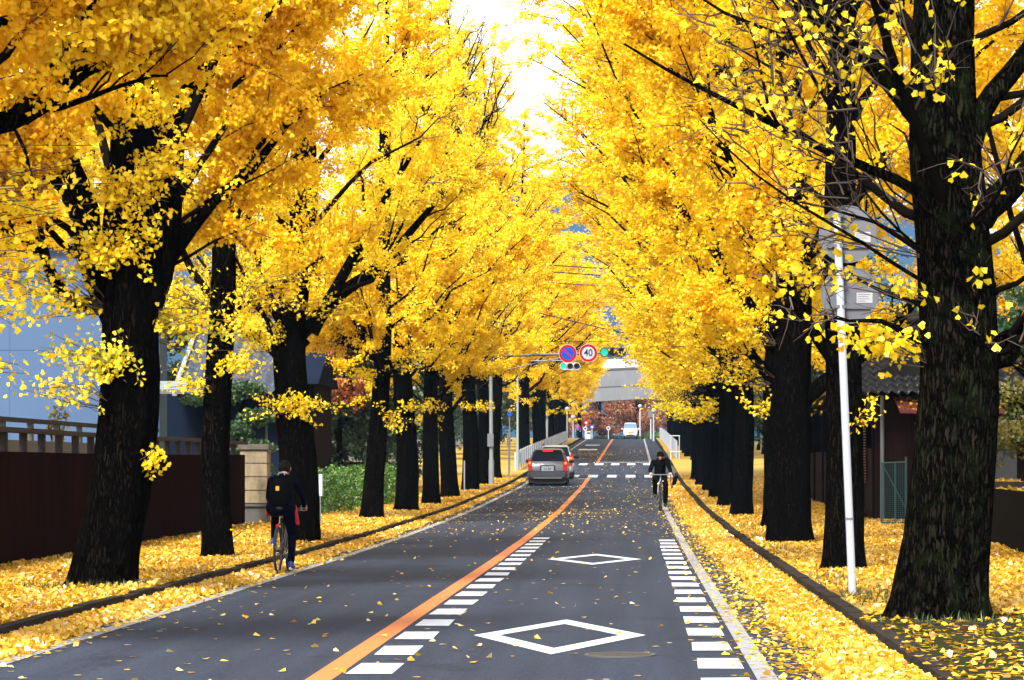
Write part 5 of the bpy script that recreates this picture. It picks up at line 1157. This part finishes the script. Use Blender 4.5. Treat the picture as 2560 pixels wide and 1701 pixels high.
o = empty('shoulder_bag', loc2, R(181.5)); tag(o, 'black bag with a dangling strap hung from the handlebar of the cyclist in black', 'bag')
mb = MB(); bm = bmesh.new(); bmesh.ops.create_cube(bm, size=1)
for q in bm.verts: q.co = Vector((-.42 + q.co.x * .13 - q.co.z * .10, .86 + q.co.y * .10, .90 + q.co.z * .28))
bmesh.ops.bevel(bm, geom=bm.edges[:], offset=.03, segments=3, affect='EDGES'); bm.verts.index_update(); mb.add([q.co[:] for q in bm.verts], [[q.index for q in f.verts] for f in bm.faces], 0, True); bm.free(); mb.build('bag', BLACKC, o)
mb = MB(); mb.tube([(-.29, .88, 1.07), (-.30, .86, .85), (-.315, .86, .68), (-.34, .86, .67), (-.355, .86, .85), (-.37, .86, 1.03)], .012, 6); mb.build('strap', BLACKC, o)
# walker at the crest
d = 292.0; loc3 = (X(1445, d), d, float(zr(d)) + .02)
caps = [((-.09, 0, .92), (.09, 0, .92), .13, .13, 1), ((0, 0, .95), (0, 0, 1.30), .15, .16, 2), ((-.17, 0, 1.36), (.17, 0, 1.36), .075, .075, 2), ((0, 0, 1.40), (0, 0, 1.48), .055, .05, 0), ((-.19, 0, 1.36), (-.25, -.03, 1.08), .06, .05, 2), ((-.25, -.03, 1.08), (-.24, -.14, .86), .045, .035, 2),
        ((.19, 0, 1.36), (.25, .03, 1.08), .06, .05, 2), ((.25, .03, 1.08), (.25, -.04, .84), .045, .035, 2), ((-.09, 0, .88), (-.10, -.16, .48), .095, .07, 1), ((-.10, -.16, .48), (-.10, -.10, .09), .065, .045, 1), ((.09, 0, .88), (.10, .05, .48), .095, .07, 1), ((.10, .05, .48), (.10, .22, .09), .065, .045, 1),
        ((-.10, -.10, .05), (-.10, -.25, .04), .045, .035, 3), ((.10, .22, .05), (.10, .08, .04), .045, .035, 3)]
caps += head((0, -.02, 1.58), (0, -1, -.05), (0, 0, 1), 0, 4) + hand((-.24, -.16, .83), (0, -.3, -.9), (.2, -.6, .2), (0, -1, 0), 0) + hand((.25, -.05, .81), (0, -.1, -.95), (-.2, -.6, .2), (0, -1, 0), 0)
pr = person(caps, [SKIN, BLACKC, PURPLE, BLACKSHOE, HAIR, SOLE], loc3, 0, 'walker in a purple jacket beside the dark trunk at the crest', .012); face(pr, (0, -.02, 1.58), (0, -1, -.05), (0, 0, 1))

# ------------------------------------------------------------------ sign pole side: wooden house, gate, low wall, garden
BOARD = mat('dark_red_brown_boards', (.020, .006, .005), .85, spec=.08, noise=.5, nscale=3, col2=(.007, .003, .0025), stretch=(6, 6, .3))
BTILE = mat('black_roof_tile', (.005, .0055, .007), .35, noise=.4, nscale=8, spec=.35)
o = empty('wooden_house', (5.8, 66, float(zr(66)) + .13)); tag(o, 'dark wooden house with black tiled roof and open posts behind the thick flared ginkgo', 'house')
mb = MB(); mb.box((0, 0, 0), (5.5, .12, 3.05)); mb.box((0, .13, 0), (.10, 26, 1.75)); mb.box((5.4, .13, 0), (5.5, 26, 3.0)); mb.box((.11, 25.9, 0), (5.39, 26, 3.0)); mb.build('wall', BOARD, o)
for y in (.2, 3.5, 7, 10.5, 14, 18, 22, 25.6): mb = MB(); mb.box((-.06, y, 0), (.12, y + .18, 3.1), 0, .01); mb.build('post', DARKWOOD, o)
mb = MB(); mb.box((-.05, .1, 3.0), (.1, 26, 3.2)); mb.box((-.1, -.12, 2.98), (5.5, -.01, 3.14)); mb.build('beam', DARKWOOD, o)
rf = tiled_roof(o, -.7, 6.1, -.9, 3.05, 3.4, 4.9, BTILE, .24, 11)
mb = MB(); mb.prism([(-.75, 3.2), (2.7, 4.9), (6.1, 3.2)], .2, 26.4, 'y'); mb.build('main_slope', BTILE, o)
mb = MB(); mb.tube([(-.7, 3.4, 5.0), (6.1, 3.4, 5.0)], .16, 10); mb.build('ridge', BTILE, rf)
mb = MB(); mb.tube([(.15, -.10, 0), (.15, -.10, 3.0)], .05, 10); mb.build('downpipe', STEELG, o)
mb = MB(); mb.prism([(-1.5, 2.55), (-.0, 2.92), (-.0, 2.99), (-1.5, 2.62)], .45, 2.9, 'x'); aw = mb.build('awning', mat('red_sheet', (.16, .015, .015), .6, noise=.4, nscale=4), o)
n = 420; px_, py_ = rng.uniform(.48, 2.88, n), rng.uniform(-1.48, -.05, n); v, q = batch_leaves(np.stack([px_, py_, 2.63 + (py_ + 1.5) / 1.5 * .37], -1), np.full(n, .085), rng, flat=.2); link('leaf_layer', np_mesh('leaf_layer', v, q, LITTER, tint=np.repeat(np.clip(rng.normal(.4, .25, n), 0, 1), 4)), aw)
for x in (1.0, 2.5): mb = MB(); mb.box((x, -.03, 1.0), (x + .9, -.0, 2.3)); w_ = mb.build('window', mat('dim_glass', (.02, .022, .025), .2), o); mb = MB(); mb.box((x - .05, -.04, 2.3), (x + .95, .0, 2.36)); mb.box((x - .05, -.04, .94), (x + .95, 0, 1.0)); mb.build('frame', STEELG, w_)
mb = MB()
for k in range(22): mb.box((-.09, 2.2, .9 + k * .07), (-.05, 3.2, .93 + k * .07))
mb.build('slatted_vent', mat('rust_slat', (.22, .09, .05), .7), o)
o = empty('stone_footing', (5.55, 68, float(zr(68)) + .12)); tag(o, 'rough dark stones at the foot of the wooden house', 'stones')
for k in range(7):
    mb = MB(); mb.ball((random.uniform(-.1, .1), k * .55, .12), random.uniform(.16, .26), 10, 0, (1, 1.2, .9)); mb.build('stone', SW, o)
TEAL = mat('green_painted_steel', (.006, .060, .058), .5); NET = mat('green_net', (.006, .05, .055), .8)
o = empty('net_gate', (X(2204, 62), 62, float(zr(62)) + .13)); tag(o, 'green net gate leaning before the wooden house', 'gate')
wd, ht = X(2266, 62) - X(2204, 62), 1.42
mb = MB(); mb.tube([(0, 0, 0), (0, 0, ht)], .022, 8); mb.tube([(wd, .1, 0), (wd, .1, ht + .12)], .022, 8); mb.tube([(wd * .55, .05, 0), (wd * .55, .05, ht)], .016, 8); mb.tube([(0, 0, ht - .02), (wd, .1, ht)], .018, 8); mb.tube([(0, 0, .05), (wd, .1, .05)], .018, 8); mb.tube([(.02, 0, ht - .05), (wd - .02, .1, .4)], .012, 8); mb.build('frame', TEAL, o)
mb = MB()
for k in range(14): mb.tube([(wd * k / 13, .05, .05), (wd * k / 13, .05, ht - .04)], .004, 4)
for k in range(30): mb.tube([(0, .05, .05 + k * .045), (wd, .05, .05 + k * .045)], .004, 4)
mb.build('net', NET, o)
o = empty('low_wall', (6.2, 44, float(zr(44)) + .1)); tag(o, 'low black wall with fallen leaves on top at the far side of the massive trunk', 'wall')
DKW = mat('black_stained_wall', (.004, .0035, .003), .95, spec=.04, noise=.5, nscale=3)
mb = MB(); mb.prism([(-.35, -4.5), (.5, 9.5), (1.1, 9.5), (.25, -4.5)], 0, 1.02, 'z'); mb.build('wall', DKW, o)
mb = MB(); mb.prism([(.2, 5.0), (.47, 9.4), (1.05, 9.4), (.78, 5.0)], 1.022, 1.14, 'z'); mb.build('cap', OLDCONC, o)
n = 300; yy = rng.uniform(-4.4, 9.4, n); xx = -.33 + (yy + 4.5) * .0607 + rng.uniform(0, .56, n); v, q = batch_leaves(np.stack([xx, yy, np.where(yy > 5, 1.145, 1.025)], -1), np.full(n, .08), rng, flat=.2); link('leaf_layer', np_mesh('leaf_layer', v, q, LITTER, tint=np.repeat(np.clip(rng.normal(.5, .2, n), 0, 1), 4)), o)
o = empty('green_post', (X(2466, 55), 55, .1)); tag(o, 'square green post beside the massive trunk', 'post'); mb = MB(); mb.box((-.07, -.05, 0), (.07, .05, 1.78), 0, .005); mb.build('shaft', mat('pale_green_paint', (.03, .11, .075), .6), o); mb = MB(); mb.box((-.08, -.06, 1.78), (.08, .06, 1.82)); mb.build('cap', TEAL, o)

def wild_tree(name, x, y, H, r, z0, n, leaf, m, label, group=None, tr=.16, nclump=40, cat='tree'):
    """crown of separate leaf clumps round a branching trunk"""
    rr = np.random.default_rng(int(abs(x * 97 + y * 31)) + 5); o = empty(name, (x, y, float(zr(y)) + .05)); tag(o, label, cat, group)
    d = unit(rr.normal(size=(nclump, 3))); cz = (H + z0) / 2; hz = (H - z0) / 2
    cl = np.stack([d[:, 0] * r, d[:, 1] * r, d[:, 2] * hz], -1) * rr.uniform(.35, .95, (nclump, 1)) + np.array([0, 0, cz])
    k = rr.integers(0, nclump, n); rad = rr.uniform(.18, .34, nclump) * r
    e = unit(rr.normal(size=(n, 3))) * (rr.random((n, 1)) ** .45) * rad[k][:, None] * np.array([1.15, 1.15, .62]); pos = cl[k] + e
    ok = pos[:, 2] > .02; pos = pos[ok]; k = k[ok]; v, q = batch_leaves(pos, leaf * rr.uniform(.6, 1.3, len(pos)), rr)
    ct = rr.uniform(.1, .9, nclump)
    link('crown', np_mesh('crown', v, q, m, tint=np.repeat(np.clip(ct[k] + rr.normal(size=len(pos)) * .12, 0, 1), 4)), o)
    mb = MB(); mb.tube([(0, 0, -.1), (.05, 0, z0 + .3), (0, .1, cz), (0, 0, H * .9)], [tr, tr * .8, tr * .5, tr * .1], 10)
    for i in range(min(nclump, 16)):
        zz = min(max(cl[i, 2] * .62, z0 * .6 + .2), H * .8); mb.tube([(0, .05, zz), (cl[i, 0] * .5, cl[i, 1] * .5, (zz + cl[i, 2]) / 2 + .15), tuple(cl[i])], [tr * .35, tr * .2, .012], 6)
    mb.build('trunk', BOUGH, o); return o
wild_tree('green_tree', 7.2, 46.5, 5.0, 1.15, 2.9, 7000, .085, LEAFGREEN, 'bright green leafy tree behind the massive trunk at the frame edge')
wild_tree('olive_maple', 9.6, 66, 3.9, 2.2, 1.0, 14000, .085, OLIVE, 'olive yellow maple above the low black wall')
wild_tree('olive_maple', 13.5, 70, 4.6, 2.6, .6, 14000, .09, OLIVE, 'second olive maple at the very edge beyond the low black wall')
wild_tree('red_maple', 11.5, 76, 3.2, 2.6, .3, 12000, .09, RUST, 'dark red shrubby maple under the olive maple')
wild_tree('red_maple', -11.6, 97, 7.6, 2.6, 2.6, 9000, .12, MAPLE, 'small deep red maple in the dark wood behind the thick ginkgo')
EG = 'dark evergreens behind the avenue'
for x, y, H, r in ((-14.5, 104, 9, 3.4), (-12.2, 112, 8.5, 3.0), (-15.5, 122, 11, 3.8), (-12, 131, 9, 3.2), (-13.5, 146, 10, 3.6), (-11.6, 166, 9.5, 3.4), (-12.4, 181, 10, 3.6), (-11.4, 196, 9.5, 3.4), (-12, 212, 10, 3.6), (-11.4, 228, 9.5, 3.4), (-12, 245, 10, 3.6), (-11.2, 262, 9, 3.4), (-11.8, 280, 9, 3.4), (-18, 96, 9, 3.4), (-10.6, 98, 8, 2.6), (-9.8, 106, 8, 2.6)):
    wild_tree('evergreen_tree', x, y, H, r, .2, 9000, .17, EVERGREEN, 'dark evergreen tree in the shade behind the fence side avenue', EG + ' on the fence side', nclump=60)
for x, y, H, r in ((9.4, 100, 9, 3.2), (8.6, 112, 9.5, 3.2), (9.6, 126, 10, 3.4), (8.9, 142, 10, 3.4), (9, 168, 10, 3.4), (8.6, 184, 10, 3.4), (9, 200, 10, 3.4), (8.6, 218, 10, 3.4), (9, 238, 10, 3.4), (8.8, 260, 10, 3.4), (8.6, 282, 9, 3.2), (16, 92, 11, 4)):
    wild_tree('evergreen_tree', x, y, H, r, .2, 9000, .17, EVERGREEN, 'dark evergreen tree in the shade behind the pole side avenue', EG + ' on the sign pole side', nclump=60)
# yellow trees filling in behind the two rows
for i, (x, y) in enumerate(((-6.0, 300), (-10.5, 312), (5.2, 300), (5.6, 314), (-11.5, 345), (8.5, 345), (-9, 362), (9.5, 362), (-10.5, 380), (11, 382))):
    place_tree((FRa, FLa, FRb, FLc)[i % 4], x, y, 'dark slim ginkgo trunk standing alone at the crest before the bridge' if i == 0 else 'distant yellow ginkgo around the concrete bridge', None if i == 0 else 'ginkgo trees around the bridge', rz=i * 1.3, sc=(.75, .75, .8) if i == 0 else (1.3, 1.3, 1.05), dz=.0)
for i, (x, y) in enumerate(((-16, 60), (-19, 92), (7.9, 38.5), (8.6, 56), (15, 84), (-22, 110), (20, 112))):
    place_tree((NRa, FLa, NRb, NRa, FRa, FRa, FLa)[i], x, y, 'yellow ginkgo standing back behind the roofs and walls', 'ginkgo trees behind the houses', rz=i * 2.2, sc=(1.15, 1.15, .95 if i > 1 else .9), dz=.0)
RG = 'rust coloured trees beyond the bridge'
for x, y, H, r, m in ((-11, 398, 9.5, 4.2, MAPLE), (-5.2, 408, 10.5, 4.2, RUST), (.2, 402, 11, 4.6, RUST), (5.8, 412, 10.5, 4.4, RUST), (11, 404, 9.5, 4.0, RUST), (-15, 415, 11, 4.5, MAPLE), (-1.5, 425, 13, 5, MAPLE), (9, 428, 13, 5, RUST), (17, 418, 11, 4.5, RUST)):
    wild_tree('rust_tree', x, y, H, r, .3, 8000, .26, m, 'rust red autumn tree seen under the concrete bridge', RG, tr=.25)
blob_plant('hedge', [((-3.2, 338, 4.75), (3.0, .8, .55)), ((1.5, 340, 4.8), (3.0, .8, .5))], 5000, .14, EVERGREEN, 'low dark green hedge at the crest left of the small van', 'hedge')
blob_plant('hedge', [((2.2, 332, 4.9), (1.0, .8, .8))], 1800, .13, HEDGE, 'bright green bush at the crest just right of the small van', 'bush')

# ------------------------------------------------------------------ hills and the air in front of them
nx_, ny_ = 90, 26; vs = []
for j in range(ny_):
    t = j / (ny_ - 1); y = 2150 + 1100 * t; prof = math.sin(math.pi * min(1, t * 1.0)) ** .8
    for i in range(nx_):
        x = -1450 + 2900 * i / (nx_ - 1)
        ridge = 228 + 40 * math.sin(x * .0031 + 1.9) + 18 * math.sin(x * .011 + .6) + 9 * math.sin(x * .027 + y * .004)
        vs.append((x, y, 3 + prof * ridge * (1 + .04 * math.sin(x * .02 + y * .013))))
q = np.array([(j * nx_ + i, j * nx_ + i + 1, (j + 1) * nx_ + i + 1, (j + 1) * nx_ + i) for j in range(ny_ - 1) for i in range(nx_ - 1)])
HILL = mat('air_blue_wooded_hillside', (.012, .035, .075), .95, spec=.02, noise=.5, nscale=.02, bump=.8, bscale=.08)  # blue of the distant air is put into the woods' base colour
tag(link('hills', np_mesh('hills', np.array(vs), q, HILL, smooth=True)), 'wooded hills far beyond the end of the avenue', 'hills', kind='structure')
HAZE = True
if HAZE:
    mb = MB(); mb.box((-1600, -60, -2), (1600, 3500, 380)); hz = mb.build('haze', [])
    hm = bpy.data.materials.new('haze_air'); hm.use_nodes = True; t = hm.node_tree; t.nodes.clear(); out = t.nodes.new('ShaderNodeOutputMaterial'); pv = t.nodes.new('ShaderNodeVolumePrincipled')
    pv.inputs['Color'].default_value = (.36, .68, 1, 1); pv.inputs['Density'].default_value = .00009; pv.inputs['Anisotropy'].default_value = 0
    t.links.new(pv.outputs[0], out.inputs['Volume']); hz.data.materials.clear(); hz.data.materials.append(hm); tag(hz, 'thin blue air between the camera and the far hills', 'haze', kind='stuff')

# ------------------------------------------------------------------ grass and weeds at the feet of the trunks
WEED = leaf_mat('weed_blade', [(0, (.012, .030, .004)), (1, (.06, .10, .012))], .3)
gx, gy = [], []
for cx, cy_, sx, sy, n in ((-6.75, 31.4, .25, .2, 160), (-6.0, 31.2, .2, .15, 90), (-5.75, 31.5, .12, .2, 70), (2.45, 28.9, .22, .8, 420), (2.40, 33.0, .15, 1.2, 260), (2.42, 45.0, .16, 1.6, 260), (2.38, 58, .14, 2.0, 220), (-8.5, 41, .1, 1.5, 160), (-8.6, 52, .1, 3, 200), (2.9, 24.5, .5, .2, 120), (-5.75, 36, .1, 1.5, 120)):
    gx.append(cx + rng.normal(size=n) * sx); gy.append(cy_ + rng.normal(size=n) * sy)
gx, gy = np.concatenate(gx), np.concatenate(gy); k = (gx > RX + .2) | (gx < LX - .2); gx, gy = gx[k], gy[k]; n = len(gx)
b0 = np.stack([gx, gy, zr(gy) + .11], -1); h = rng.uniform(.04, .13, n)[:, None]; a = rng.uniform(0, 6.28, n); s_ = np.stack([np.cos(a), np.sin(a), 0 * a], -1) * .007; tip = b0 + np.concatenate([rng.normal(size=(n, 2)) * .035, h], 1)
V = np.stack([b0 - s_, b0 + s_, (b0 + tip) / 2 + s_ * .8 + [0, 0, .01], tip], 1).reshape(-1, 3)
tag(link('grass', np_mesh('grass', V, np.arange(n * 4).reshape(n, 4), WEED, tint=np.repeat(rng.random(n), 4))), 'short green grass and weeds at the trunk feet and along the kerb', 'grass', kind='stuff')
